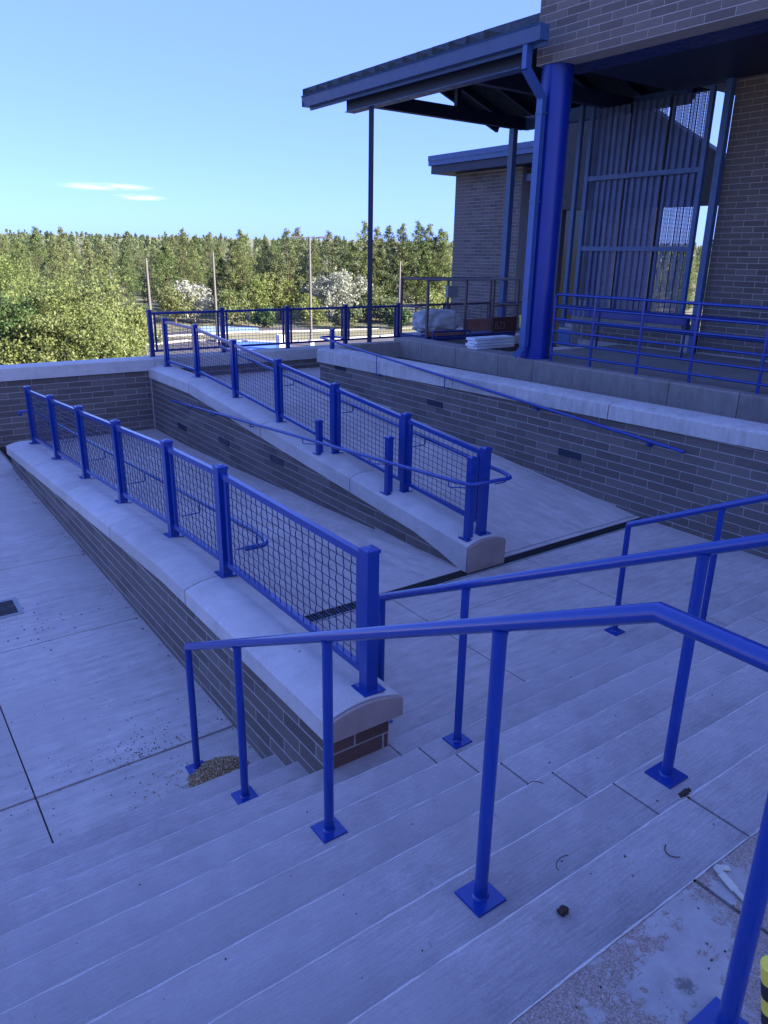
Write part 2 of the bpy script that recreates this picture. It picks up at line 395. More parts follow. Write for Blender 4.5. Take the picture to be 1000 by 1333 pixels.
# apron between low wall end and far wall (mouth of the lower ramp)
def ramp_strip(name, x0, x1, ys, zf, mat, parent=None, th=.2, **kw):
    m = MB()
    for a, b in zip(ys, ys[1:]):
        m.hexa([(x0, a, zf(a) - th), (x1, a, zf(a) - th), (x1, b, zf(b) - th), (x0, b, zf(b) - th), (x0, a, zf(a)), (x1, a, zf(a)), (x1, b, zf(b)), (x0, b, zf(b))])
    return m.build(name, mat, parent, **kw)
r1 = struct('ramp', (3.4, 8.5, 0))
for a, b in ((4.98, 6.9), (6.9, 8.8), (8.8, 10.7), (10.7, 12.3), (12.3, YF + .05)):
    ramp_strip('slab', XA1 - .1 if b < 12.4 else XA0 + .03, XB0 + .1, [a + .004, b - .004], Z1, M['ramp'], r1)
r2 = struct('ramp', (6.2, 8.5, 0.6))
for a, b in ((5.06, 7), (7, 9), (9, 10.8), (10.8, 12.25)):
    ramp_strip('slab', XB1 - .1, XC0 + .1, [a + .004, b - .004], Z2, M['ramp'], r2)
ul = struct('upper_landing', (9, 13.2, .92))
for x0, x1 in ((XB1 - .1, 7.1), (7.1, 9.6), (9.6, 12.2), (12.2, 17.1)):
    MB().box(x0 + .004, x1 - .004, 12.254, YF + .1, .5, .92).build('slab', M['ramp'], ul)
# intermediate landing: level .30
il = struct('landing', (4.8, 4, .3))
for x0, x1, y0, y1 in ((XA1 - .3, 3.6, NOSE[3] - .25, 4.83), (3.6, 5.3, NOSE[3] - .25, 4.3), (3.6, 5.3, 4.3, 4.83), (5.3, XC0 + .1, NOSE[3] - .25, 4.83)):
    MB().box(x0 + .005, x1 - .005, y0 + .004, y1 - .004, .0, .30).build('slab', M['land'], il)
MB().box(XA1 - .2, XC0 + .1, 2.9, 5.06, -.1, .27).build('base', M['soil'], il)
# trench drains
td = thing('trench_drain', 'long black trench drain grate crossing the landing between the ramps', 'drain', (4.8, 4.93, .3), 'black trench drains')
m = MB(); x = XA1 - .05
MB().box(XA1 - .08, XC0 + .05, 4.835, 4.85, .2, .304).build('frame', M['greymetal'], td)
MB().box(XA1 - .08, XC0 + .05, 4.985, 5.05, .2, .3035).build('edging', M['land'], td)
while x < XC0 - .02:
    m.box(x, x + .018, 4.852, 4.983, .27, .298); x += .032
m.box(XA1 - .05, XC0, 4.852, 4.862, .27, .299); m.box(XA1 - .05, XC0, 4.973, 4.983, .27, .299)
m.build('grate', M['blackmetal'], td, kind='stuff')
td = thing('trench_drain', 'short black trench drain beside the far end of the low wall', 'drain', (1.95, 13, 0), 'black trench drains')
m = MB(); y = 12.42
while y < YF - .05:
    m.box(1.86, 2.02, y, y + .018, -.04, .004); y += .034
m.box(1.84, 1.86, 12.4, YF - .02, -.04, .006); m.box(2.02, 2.04, 12.4, YF - .02, -.04, .006)
m.build('grate', M['blackmetal'], td, kind='stuff')
MB().box(1.84, 2.04, 12.4, YF - .02, -.3, -.03).build('channel', M['black'], td)
# square drain grate in plaza
td = thing('floor_drain', 'small square black drain grate set in the plaza', 'drain', (.78, 7.2, 0))
MB().box(.56, .93, 7.0, 7.04, -.02, .006).box(.56, .93, 7.36, 7.40, -.02, .006).box(.56, .60, 7.04, 7.36, -.02, .006).box(.89, .93, 7.04, 7.36, -.02, .006).build('frame', M['greymetal'], td)
for i in range(8):
    y = 7.055 + i * .04; MB().box(.60, .89, y, y + .02, -.02, .005).build('grate_bar', M['blackmetal'], td)
MB().box(.6, .89, 7.04, 7.36, -.02, .0025).build('pit', M['black'], td)

# ------------------------------------------------------------------ stairs
def nosing_strip(xa, xb, y1, z, parent, chip=.004, w=.0115, sp=.05):
    """worn, slightly chipped front edge of a step, a few mm proud of the tread"""
    m = MB(); n = max(4, int((xb - xa) / sp)); jy = 0; jz = 0; k = 7
    for i in range(n + 1):
        x = xa + (xb - xa) * i / n + (U(-.012, .012) if 0 < i < n else 0)
        jy = .7 * jy + random.gauss(0, .0007); jz = .6 * jz + random.gauss(0, .0004); cut = U(.3, 1) * chip if R() < .10 else 0
        ww = w * U(.75, 1.25)
        m.v += [(x, y1 + .0015 + jy, z - .022), (x, y1 + .0015 + jy - cut * .5, z - .010 - cut), (x, y1 - .0025 + jy - cut, z - .003 + jz - cut * .4), (x, y1 - .008 + jy - cut * .6, z + .0010 + jz * .4), (x, y1 - ww, z + .0008), (x, y1 - ww - .001, z - .006), (x, y1 - ww, z - .022)]
    for i in range(n):
        for j in range(k - 1): m.f.append((i * k + j, i * k + j + 1, (i + 1) * k + j + 1, (i + 1) * k + j))
    m.f += [tuple(range(k))[::-1], tuple(range(n * k, n * k + k))]
    return m.build('nosing', M['worn'], parent)
st = struct('stairs', (3, 2.2, 0))
XR = XC0 + .08
for k in range(1, 10):
    z = k * RIS; y1 = NOSE[k]; y0 = NOSE[k + 1] - .10
    right = XA0 + .02 if k <= 2 else XR
    cuts = [-9.2, -5.4, -1.9] + ([right] if k <= 2 else [2.232, 5.1 + .02 * math.sin(k), right])
    for a, b in zip(cuts, cuts[1:]):
        g = .005; c = .009; e = U(-.001, .001)
        P = [(y0, z - .2), (y1, z - .2), (y1, z - c + e), (y1 - .003, z - c * .35 + e), (y1 - c, z + e), (y0, z + e)]
        if k == 9: P[0] = (NOSE[10] - .25, z - .2); P[5] = (NOSE[10] - .25, z + e)
        s_ = MB().prism([(a + g, y, zz) for y, zz in P], (b - a - 2 * g, 0, 0)).build('step', M['tread'], st)
        nosing_strip(a + g, b - g, y1, z + e, s_)
MB().prism([(-9.2, y, z) for y, z in [(NOSE[1] - .05, -.3), (NOSE[1] - .05, .0), (.8, 1.33), (.5, 1.33), (.5, -.3)]], (10.9, 0, 0)).build('base', M['soil'], st)
MB().prism([(1.7, y, z) for y, z in [(NOSE[3] - .05, -.3), (NOSE[3] - .05, .3), (.8, 1.33), (.5, 1.33), (.5, -.3)]], (XR - 1.7, 0, 0)).build('base', M['soil'], st)
tl = struct('top_landing', (1, -2, 1.5))
for a, b in ((-9.2, -1.9), (-1.9, 1.752), (1.752, 4.6), (4.6, XR)):
    g = .007; c = .012; y1 = NOSE[10]
    for ya, yb in ((-6.2, -2.6), (-2.6, y1)):
        if yb == y1: P = [(ya + g, 1.3), (yb, 1.3), (yb, 1.5 - c), (yb - .004, 1.5 - c * .35), (yb - c, 1.5), (ya + g, 1.5)]
        else: P = [(ya, 1.3), (yb - g, 1.3), (yb - g, 1.5), (ya, 1.5)]
        sl = MB().prism([(a + g, y, z) for y, z in P], (b - a - 2 * g, 0, 0)).build('slab', M['agg'], tl)
        if yb == y1: nosing_strip(a + g, b - g, y1, 1.5, sl, .008, .007, .03)
MB().box(-9.2, XR, -6.2, .8, .5, 1.47).build('base', M['soil'], tl)

# ------------------------------------------------------------------ brick walls
CH, BL = .1035, .395
BRICKMESH = {}
def brick_mesh(axis, L, H, Dp=.05, mat='brick'):
    k = (axis, round(L, 3), round(H, 4), mat)
    if k in BRICKMESH: return BRICKMESH[k]
    c = .0035; l, h = L / 2, H / 2
    q = [(-l, -h), (l, -h), (l, h), (-l, h)]; qi = [(-l + c, -h + c), (l - c, -h + c), (l - c, h - c), (-l + c, h - c)]
    V = [(a, Dp, b) for a, b in q] + [(a, c, b) for a, b in q] + [(a, 0, b) for a, b in qi]     # u, depth inward, z
    F = [(i, (i + 1) % 4, 4 + (i + 1) % 4, 4 + i) for i in range(4)] + [(4 + i, 4 + (i + 1) % 4, 8 + (i + 1) % 4, 8 + i) for i in range(4)] + [(8, 9, 10, 11)]
    if axis == 'X': V = [(d, u, z) for u, d, z in V]; F = [f[::-1] for f in F]      # face looks to -X
    elif axis == 'Y': V = [(u, d, z) for u, d, z in V]                              # face looks to -Y
    me = D.meshes.new('brick'); me.from_pydata(V, [], F); me.update(); me.materials.append(M[mat]); BRICKMESH[k] = me
    return me
def lay(root, axis, plane, u0, u1, z0, z1, top, bot, ch=CH, bl=BL, limit=300, proud=.003, skip=None, phase=0, mat='brick'):
    todo = []; row = 0; z = z0; jt = .0078
    while z < z1:
        off = -bl * (.5 if (row + phase) % 2 else 0) - (plane * 3.7 % 1) * bl
        u = u0 + off
        while u < u1 - .02:
            a, b = max(u, u0), min(u + bl, u1)
            if b - a > .03:
                c = (a + b) / 2; zc = z + ch / 2
                if z + .02 < top(c) and z + ch - .02 > bot(c):
                    todo.append((a, b, z))
            u += bl
        z += ch; row += 1
    P = lambda u, z, d=0: (plane + d, u, z) if axis == 'X' else (u, plane + d, z)
    def key(t):
        c = P((t[0] + t[1]) / 2, t[2] + ch / 2); vis = in_frame(c)
        return (0 if vis else 1, (Vector(c) - EYE).length)
    todo.sort(key=key)
    holes = []
    for hu, hz in (skip or ()):
        best = min(todo, key=lambda t: abs((t[0] + t[1]) / 2 - hu) + 3 * abs(t[2] + ch / 2 - hz) + (1 if t[1] - t[0] < bl - .05 else 0))
        todo.remove(best); holes.append(((best[0] + best[1]) / 2, best[2] + ch / 2))
    for a, b, z in todo[:limit]:
        d = -proud + U(-.0012, .0012); L = b - a - jt
        link('brick', brick_mesh(axis, round(L, 2), ch - jt, mat=mat), root, P((a + b) / 2, z + ch / 2, d))
    if todo[limit:]:
        m = MB()
        for a, b, z in todo[limit:]:
            d = -proud + U(-.0012, .0012); L = (b - a - jt) / 2; c = P((a + b) / 2, z + ch / 2)
            if axis == 'X': m.box(plane + d, plane + .03, c[1] - L, c[1] + L, z + jt / 2, z + ch - jt / 2)
            else: m.box(c[0] - L, c[0] + L, plane + d, plane + .03, z + jt / 2, z + ch - jt / 2)
        m.build('bricks', M['brick'], root, kind='stuff')
    return holes
def wall_core(root, x0, x1, ys, top, z0):
    m = MB()
    for a, b in zip(ys, ys[1:]):
        m.hexa([(x0, a, z0), (x1, a, z0), (x1, b, z0), (x0, b, z0), (x0, a, top(a)), (x1, a, top(a)), (x1, b, top(b)), (x0, b, top(b))])
    return m.build('wall_body', M['mortar'], root)
def coping(root, x0, x1, ya, yb, crown, bottom, mat, crownh=.046, name='coping', n=None):
    g = .0075; ya += g; yb -= g; w = x1 - x0; n = n or max(2, int((yb - ya) / .5) + 1)
    prof = []
    for i in range(9):
        t = i / 8; prof.append((x0 + .012 + (w - .024) * t, -crownh * (2 * t - 1) ** 2))
    m = MB(); rings = []; ys = [ya] + [ya + .008] + [ya + (yb - ya) * i / n for i in range(1, n)] + [yb - .008, yb]
    for q, y in enumerate(ys):
        c = crown(y); b = bottom(y); e = .006 if q in (0, len(ys) - 1) else 0
        ring = [(x0, y, b), (x0, y, c - crownh - .012 - e)] + [(x, y, c + dz - e) for x, dz in prof] + [(x1, y, c - crownh - .012 - e), (x1, y, b)]
        rings.append(ring)
    k = len(rings[0])
    m.v = [p for r in rings for p in r]
    for i in range(len(rings) - 1):
        for j in range(k): m.f.append((i * k + j, (i + 1) * k + j, (i + 1) * k + (j + 1) % k, i * k + (j + 1) % k))
    m.f += [tuple(range(k)), tuple(range((len(rings) - 1) * k, len(rings) * k))[::-1]]
    return m.build(name, mat, root, True)
def frange(a, b, s):
    n = max(1, round((b - a) / s)); return [a + (b - a) * i / n for i in range(n + 1)]

# low wall beside the plaza
wa = thing('retaining_wall', 'low brick wall with pale sloping concrete coping between plaza and lower ramp, ending at the stairs', 'wall', (2, 7.5, 0), 'brick ramp walls')
capA = lambda y: TA(y) - .175
wall_core(wa, XA0, XA1, [2.985] + frange(5.5, 12.33, 1.2), lambda y: TA(y) - .12, -.2)
lay(wa, 'X', XA0, 2.985, 12.33, -.055, .75, capA, lambda u: 0 if u > 3.3 else .0, phase=1, proud=.0018)
lay(wa, 'Y', 2.985, XA0, XA1, .45 - .0, .70, lambda u: .70, lambda u: .45, mat='brick_warmlit')
for a, b in ((2.935, 4.97), (4.97, 6.92), (6.92, 8.67), (8.67, 10.5), (10.5, 12.38)):
    coping(wa, XA0 - .045, XA1 + .045, a, b, TA, capA, M['cap'])
coping(wa, XA0 - .043, XA1 + .043, 2.902, 2.938, lambda y: TA(y) - .004, capA, M['endshade'], name='shaded_end', n=2)  # added thin end piece, coloured as shaded coping
# middle wall
wb = thing('retaining_wall', 'middle brick wall between the two ramps, its pale coping rising to the far corner', 'wall', (4.8, 9, 0), 'brick ramp walls')
capB = lambda y: TB(y) - .225 - .12 * max(0, 1 - (y - 4.9) / .7)
wall_core(wb, XB0, XB1, [4.95] + frange(6, YF, .9), lambda y: TB(y) - .12, -.3)
LOUV_B = [(12.33, .31), (10.59, .39), (8.86, .54)]
LOUV_B = lay(wb, 'X', XB0, 4.96, YF - .01, -.05, 1.1, capB, lambda u: Z1(u), skip=LOUV_B)
lay(wb, 'Y', 4.955, XB0, XB1, .29, .4, lambda u: .4, lambda u: .3)
for a, b in ((4.915, 7.0), (7.0, 9.3), (9.3, 11.93), (11.93, YF + .0)):
    coping(wb, XB0 - .045, XB1 + .045, a, b, TB, capB, M['cap'])
coping(wb, XB0 - .043, XB1 + .043, 4.882, 4.918, lambda y: TB(y) - .004, lambda y: .29, M['endshade'], name='shaded_end', n=2)
# tall wall beside the upper ramp
LOUV_C = [(11.62, 1.19), (8.98, .98), (6.01, .81)]
wc = thing('retaining_wall', 'tall brick wall with level streaked coping along the right side of the upper ramp', 'wall', (7.6, 6, 0), 'brick ramp walls')
wall_core(wc, XC0, XC0 + .40, [-2.0] + frange(0, 12.42, 2), lambda y: BC(y) + .08, -.2)
LOUV_C = lay(wc, 'X', XC0, -2.0, 12.42, .2535, 1.45, lambda u: BC(u), lambda u: Z2(u) if u > 5 else (.3 if u > 3.1 else max(.3, (3.66 - u) * .48 - .1)), skip=LOUV_C)
for a, b in ((-2, .4), (.4, 2.9), (2.9, 5.6), (5.6, 8.47), (8.47, 12.0), (12.0, 12.46)):
    coping(wc, XC0 - .045, XC0 + .45, a, b, TC, BC, M['capdrip'], .035)
# louvres set in the walls
def louvre(x, y, z, root):
    f = MB().box(x - .010, x + .04, y - .19, y + .19, z - .046, z + .046).build('louvre', M['black'], root)
    MB().box(x - .014, x - .009, y - .19, y + .19, z + .036, z + .046).box(x - .014, x - .009, y - .19, y + .19, z - .046, z - .036).box(x - .014, x - .009, y - .19, y - .175, z - .036, z + .036).box(x - .014, x - .009, y + .175, y + .19, z - .036, z + .036).build('frame', M['steel'], f)
    for i in range(4):
        zz = z - .027 + i * .018; MB().hexa([(x - .016, y - .175, zz - .006), (x - .009, y - .175, zz), (x - .009, y + .175, zz), (x - .016, y + .175, zz - .006), (x - .016, y - .175, zz - .003), (x - .009, y - .175, zz + .004), (x - .009, y + .175, zz + .004), (x - .016, y + .175, zz - .003)]).build('slat', M['steel'], f)
for y, z in LOUV_B: louvre(XB0, y, z, wb)
for y, z in LOUV_C: louvre(XC0, y, z, wc)
# far wall
wf = thing('retaining_wall', 'far brick wall with pale coping closing the plaza in front of the trees', 'wall', (0, YF, 0), 'brick ramp walls')
MB().box(-12, 15.2, YF, YF + .35, -4.2, 1.15).build('wall_body', M['mortar'], wf)
lay(wf, 'Y', YF, -6, XB0 - .02, -.03, 1.15, lambda u: 1.13, lambda u: 0)
lay(wf, 'Y', YF, XB1, 15.2, .90, 1.15, lambda u: 1.13, lambda u: .9, limit=60)
def coping_x(root, x0, x1, y0, y1, z0, z1, mat):
    m = MB(); w = y1 - y0; prof = [(y0, z0), (y0, z1 - .03)] + [(y0 + w * t, z1 - .022 * (2 * t - 1) ** 2) for t in (.04, .25, .5, .75, .96)] + [(y1, z1 - .03), (y1, z0)]
    return m.prism([(x0 + .004, y, z) for y, z in prof], (x1 - x0 - .008, 0, 0)).build('coping', mat, root, True)
for a, b in ((-12, -7), (-7, -3.6), (-3.6, -.9), (-.9, 1.9), (1.9, 4.66), (4.66, 7.2), (7.2, 10), (10, 12.6), (12.6, 15.2)):
    coping_x(wf, a, b, YF - .055, YF + .41, 1.115, 1.345, M['cap'])
# planter between tall wall and terrace, its far wall
MB().box(XC0 + .38, 9.0, -2, 12.0, .9, 1.31).build('planter_soil', M['soil'], None, kind='structure')
pw = thing('planter_wall', 'plain concrete planter end wall behind the tall brick wall', 'wall', (8.4, 12.1, .9))
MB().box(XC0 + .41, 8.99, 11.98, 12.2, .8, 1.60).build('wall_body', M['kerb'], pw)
# terrace slab with kerb face
te = struct('terrace', (11, 5, TERR))
for a, b in ((-3, -.6), (-.6, 1.8), (1.8, 4.9), (4.9, 5.9), (5.9, 8.4), (8.4, 9.2), (9.2, 10.3), (10.3, 11.3), (11.3, 12.2)):
    e = .006; w = 9.7 if b < 9.3 else 9.44
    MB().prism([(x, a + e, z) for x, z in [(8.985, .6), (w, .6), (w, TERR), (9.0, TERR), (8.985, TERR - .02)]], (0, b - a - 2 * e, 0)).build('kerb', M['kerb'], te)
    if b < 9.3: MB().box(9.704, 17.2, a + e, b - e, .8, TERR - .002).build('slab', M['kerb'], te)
    else: MB().box(9.444, 17.1, a + e, b - e, .6, .918).build('slab', M['kerb'], te)

# ------------------------------------------------------------------ stair handrails
def plate(root, x, y, z, s=.062, mat=None):
    p = MB().hexa([(x - s, y - s, z), (x + s, y - s, z), (x + s, y + s, z), (x - s, y + s, z), (x - s + .002, y - s + .002, z + .009), (x + s - .002, y - s + .002, z + .009), (x + s - .002, y + s - .002, z + .009), (x - s + .002, y + s - .002, z + .009)]).build('base_plate', mat or M['blue'], root)
    return p
def stair_rail(x, posts, label, y_end):
    t = thing('stair_handrail', label, 'handrail', (x, 2, .6), 'blue pipe handrails on the stairs')
    zr = lambda y: .91 + .4965 * (3.985 - y)
    ybend = .862; zb = zr(ybend)
    ytop = y_end
    m = MB(); y0 = posts[0][0]
    m.tube([(x, y0, zr(y0)), (x, ybend, zb)], .0245, 20)
    m.tube([(x, ybend + .0001, zb - .0001), (x, -1.9, zb)], .0245, 20)
    # rounded knuckle so the mitre closes
    rail = MB(); rail.tube([(x, y0 + .0, zr(y0)), (x, ybend, zb), (x, -1.9, zb)], .0245, 20).build('rail', M['blue'], t, True)
    for y, zf in posts:
        ztop = (zr(y) if y > ybend else zb)
        p = MB().tube([(x, y, zf + .005), (x, y, ztop - .015 if y != y0 else ztop)], .0225, 18).build('post', M['blue'], t, True)
        ring = MB(); ring.tube([(x, y, zf + .008), (x, y, zf + .016)], .030, 18, .025).build('weld_collar', M['blue'], p, True)
        if y != y0:
            MB().tube([(x, y, ztop - .036), (x, y, ztop - .018)], .0235, 18, .0265).build('weld_collar', M['blue'], p, True)
        plate(p, x, y, zf)
    return t
stair_rail(1.40, [(3.985, 0), (3.235, .30), (2.32, .75), (1.352, 1.20), (.532, 1.5), (-1.0, 1.5)], 'nearest blue pipe handrail, descending the stairs to the gravel heap on the plaza', 0)
stair_rail(2.455, [(3.40, .30), (2.643, .60), (1.37, 1.20), (.1, 1.5), (-1.2, 1.5)], 'second blue pipe handrail, starting beside the end of the low brick wall', 0)
stair_rail(4.78, [(3.32, .30), (2.59, .60), (1.35, 1.20), (.1, 1.5), (-1.2, 1.5)], 'farthest blue pipe handrail on the stairs, nearest the tall brick wall', 0)

# ------------------------------------------------------------------ mesh fences
def post_sq(root, x, y, z0, z1, w=.076, mat=None, pl_=True):
    mat = mat or M['blue']; h = w / 2
    p = MB().box(x - h, x + h, y - h, y + h, z0, z1 - .03).build('post', mat, root)
    m = MB(); e = h + .006
    m.box(x - e, x + e, y - e, y + e, z1 - .032, z1 - .012)
    k = len(m.v)
    m.add([(x - e, y - e, z1 - .012), (x + e, y - e, z1 - .012), (x + e, y + e, z1 - .012), (x - e, y + e, z1 - .012), (x - .012, y - .012, z1), (x + .012, y - .012, z1), (x + .012, y + .012, z1), (x - .012, y + .012, z1)], [(0, 1, 5, 4), (1, 2, 6, 5), (2, 3, 7, 6), (3, 0, 4, 7), (4, 5, 6, 7)])
    m.build('post_cap', mat, p)
    if pl_: plate(p, x, y, z0, h + .035, mat)
    return p
def wire_mesh(P, La, Lb, z0f, z1f, pv, ph, rad_, crimp, mat, root, amp=.0034):
    """P(u, z, d) -> world; u from La to Lb; bottom and top as functions of u"""
    m = MB()
    def wire(pts):
        k = len(m.v); n = len(pts)
        for q in pts:
            for dx, dy in ((-rad_, 0), (0, -rad_), (rad_, 0), (0, rad_)): m.v.append(tuple(Vector(q[0]) + q[1] * dx + q[2] * dy))
        for i in range(n - 1):
            for j in range(4): m.f.append((k + i * 4 + j, k + i * 4 + (j + 1) % 4, k + i * 4 + 4 + (j + 1) % 4, k + i * 4 + 4 + j))
    ex = Vector(P(1, 0, 0)) - Vector(P(0, 0, 0)); ed = Vector(P(0, 0, 1)) - Vector(P(0, 0, 0)); ez = Vector((0, 0, 1))
    nu = max(2, round((Lb - La) / pv)); hh = (z1f(La) - z0f(La)); nz = max(2, round(hh / ph))
    for i in range(1, nu):
        u = La + (Lb - La) * i / nu; a, b = z0f(u), z1f(u); n = nz * 2 if crimp else 2
        wire([(P(u + (amp * (1 if j % 2 else -1) if crimp else 0), a + (b - a) * j / n, (amp * .8 if (j // 2 + i) % 2 else -amp * .8) if crimp else 0), ex, ed) for j in range(n + 1)])
    for k_ in range(1, nz):
        f = k_ / nz; n = 2
        wire([(P(La + (Lb - La) * j / n, z0f(La + (Lb - La) * j / n) * (1 - f) + z1f(La + (Lb - La) * j / n) * f, 0), ed, ez) for j in range(n + 1)])
    return m.build('wire_mesh', mat, root, kind='stuff')
def mesh_fence(root, axis, c, posts, mat, crimp, topg=.075, botg=.105, gap=.035):
    """posts: list of (u, base z, top z) along the run"""
    P = (lambda u, z, d: (c + d, u, z)) if axis == 'Y' else (lambda u, z, d: (u, c + d, z))
    for u, a, b in posts: 
        q = P(u, 0, 0); post_sq(root, q[0], q[1], a, b, mat=mat)
    for (u0, a0, b0), (u1, a1, b1) in zip(posts, posts[1:]):
        if u1 < u0: (u0, a0, b0), (u1, a1, b1) = (u1, a1, b1), (u0, a0, b0)
        s0, s1 = u0 + .038, u1 - .038
        zt = lambda u: b0 - topg + (b1 - b0) * (u - u0) / (u1 - u0)
        zb = lambda u: a0 + botg + (a1 - a0) * (u - u0) / (u1 - u0)
        pn = MB().bar(P(s0, zt(s0), 0), P(s1, zt(s1), 0), .038, .044).build('rail', mat, root)
        MB().bar(P(s0, zb(s0), 0), P(s1, zb(s1), 0), .038, .040).build('rail', mat, root)
        for u in (s0 + gap + .018, s1 - gap - .018):
            MB().box(*sum(zip(P(u - .018, 0, -.014), P(u + .018, 0, .014)), ())[:4], 0, 1) if 0 else None
            p0, p1 = P(u, zb(u) + .018, 0), P(u, zt(u) - .02, 0)
            MB().bar(p0, p1, .036 if axis == 'X' else .028, .028 if axis == 'X' else .036, up=(0, 1, 0)).build('stile', mat, root)
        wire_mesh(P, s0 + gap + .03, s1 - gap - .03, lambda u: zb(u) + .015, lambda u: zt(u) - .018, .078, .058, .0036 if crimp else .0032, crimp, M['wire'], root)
def hrail(root, pts, r=.019, name='handrail', mat=None, n=12):
    return MB().tube(pts, r, n).build(name, mat or M['blue'], root, True)
def bend(pts, rad=.06, n=5):
    """round the corners of a polyline"""
    pts = [Vector(p) for p in pts]; out = [pts[0]]
    for a, b, c in zip(pts, pts[1:], pts[2:]):
        d0 = (a - b); d1 = (c - b); k = min(rad, d0.length * .45, d1.length * .45); p, q = b + d0.normalized() * k, b + d1.normalized() * k
        for i in range(n + 1):
            t = i / n; out.append(p * (1 - t) ** 2 + b * 2 * t * (1 - t) + q * t ** 2)
    return out + [pts[-1]]
def bracket(root, p, q, r=.006):
    """small L bracket from a point under the rail p to the fixing q"""
    p, q = Vector(p), Vector(q)
    return MB().tube(bend([p, Vector((p.x, p.y, q.z)), q], .02, 4), r, 8).build('bracket', M['blue'], root, True)

fa = thing('mesh_fence', 'bright blue wire mesh guard fence standing on the low wall beside the plaza', 'fence', (2.1, 7.5, .6), 'blue wire mesh fences')
YA = [3.03, 4.975, 6.10, 7.58, 9.03, 10.49, 11.98]
mesh_fence(fa, 'Y', 2.10, [(y, TA(y) - .004, TA(y) + .872) for y in YA], M['blue'], True)
zh = lambda y: 1.20 - .0572 * (y - 4.93)
hrail(fa, bend([(2.10, 4.62, zh(4.7) - .02), (2.26, 4.56, zh(4.7)), (2.31, 4.80, zh(4.8)), (2.31, 12.2, zh(12.2)), (2.31, 12.75, zh(12.3)), (2.05, 12.80, zh(12.3)), (2.05, 12.55, zh(12.3))], .07))
for y in YA[1:]: bracket(fa, (2.31, y - .12, zh(y) - .015), (2.14, y - .12, zh(y) - .10), .006)

fb = thing('mesh_fence', 'blue wire mesh guard fence running up the middle wall between the ramps', 'fence', (4.8, 9, .9), 'blue wire mesh fences')
YB = [13.62, 12.17, 10.67, 9.24, 7.75, 6.30, 5.03]
mesh_fence(fb, 'Y', 4.83, [(y, TB(y) - .004, TB(y) + .875) for y in YB], M['blue'], False)
zl = lambda y: 1.205 - .0580 * (y - 4.93)
zr_ = lambda y: 1.235 + .080 * (y - 4.93)
hrail(fb, bend([(4.50, 12.62, zl(12.62)), (4.50, 5.05, zl(5.05)), (4.53, 4.88, 1.205), (4.97, 4.80, 1.225), (5.01, 4.96, 1.235), (5.01, 11.6, zr_(11.6))], .05))
for y in (7.86, 6.37, 5.03):
    post_sq(fb, 4.66, y, TB(y) - .03, zl(y) + .235, .068)
    bracket(fb, (4.50, y + .14, zl(y + .14) - .015), (4.64, y + .03, zl(y) - .085))
for y in (11.9, 10.9, 9.5): bracket(fb, (4.50, y, zl(y) - .015), (4.60, y, zl(y) - .06), .008)
for y in YB[2:]: bracket(fb, (5.01, y - .12, zr_(y) - .015), (4.86, y - .12, zr_(y) - .09))

ff = thing('mesh_fence', 'dark blue wire mesh fence along the far wall in front of the trees', 'fence', (8, YF + .15, 1.3), 'blue wire mesh fences')
mesh_fence(ff, 'X', YF + .17, [(4.72 + i * 1.44, 1.335, 2.20) for i in range(8)], M['bluedk'], False)

# handrail on the tall wall
hc = thing('wall_handrail', 'long blue handrail climbing along the tall brick wall to a looped end', 'handrail', (7.3, 8, 1.2))
zc = lambda y: 1.225 + .0665 * (y - 4.52)
hrail(hc, bend([(7.31, 4.50, zc(4.5)), (7.31, 12.0, zc(12.0)), (7.36, 12.36, zc(12.1)), (7.62, 12.42, zc(12.1)), (7.70, 12.15, zc(12.1)), (7.66, 12.0, zc(12.1))], .08))
post_sq(hc, 7.52, 12.16, TC(12.16) - .03, 1.90, .068)
for y, zz in ((10.4, 1.30), (8.6, 1.345), (6.75, 1.27), (4.98, 1.17)):
    b = bracket(hc, (7.31, y, zc(y) - .015), (XC0, y, zz - .02 if y > 8 else zc(y) - .06), .007)
    MB().tube([(XC0 - .018, y, zc(y) - .06 if y < 8 else zz - .02), (XC0 - .006, y, zc(y) - .06 if y < 8 else zz - .02)], .03, 16).build('rosette', M['blue'], b, True)
h2 = thing('wall_handrail', 'short blue handrail end on the tall wall beside the stairs', 'handrail', (7.3, 2, 1.6))
hrail(h2, bend([(7.31, 3.56, 1.25), (7.31, 3.3, 1.25), (7.31, 1.0, 2.35), (7.31, .2, 2.35)], .08))
for y, zz in ((3.0, 1.33), (1.5, 2.05)): bracket(h2, (7.31, y, zz), (XC0, y, zz - .06), .007)

# ------------------------------------------------------------------ terrace railing
tr = thing('terrace_railing', 'blue six rail pipe guard railing along the terrace edge beside the round column', 'railing', (9.17, 5, TERR))
ZR = [2.685, 2.495, 2.315, 2.13, 1.955, 1.775]
TP = [8.20, 7.42, 6.58, 5.74, 4.78, 3.75, 2.7, 1.6, .4, -1]
MB().tube(bend([(9.17, 8.20, TERR), (9.17, 8.20, 2.685), (9.17, -1.05, 2.685)], .07), .021, 12).build('top_rail', M['blue'], tr, True)
for z in ZR[1:]: MB().tube([(9.17, 8.19, z), (9.17, -1.05, z)], .018, 10).build('rail', M['blue'], tr, True)
for y in TP[1:]: MB().tube([(9.17, y, TERR), (9.17, y, 2.675)], .021, 12).build('post', M['blue'], tr, True)
t2 = thing('wall_railing', 'lower blue railing standing against the brick wall behind the terrace railing', 'railing', (11.6, 7, TERR))
for z in (2.05, 2.35): MB().tube([(11.5, 10.2, z), (11.5, -1, z)], .02, 10).build('rail', M['bluedk'], t2, True)
for y in (9.2, 7.4, 5.6, 3.5, 1.5): MB().tube([(11.5, y, TERR), (11.5, y, 2.35)], .022, 10).build('post', M['bluedk'], t2, True)

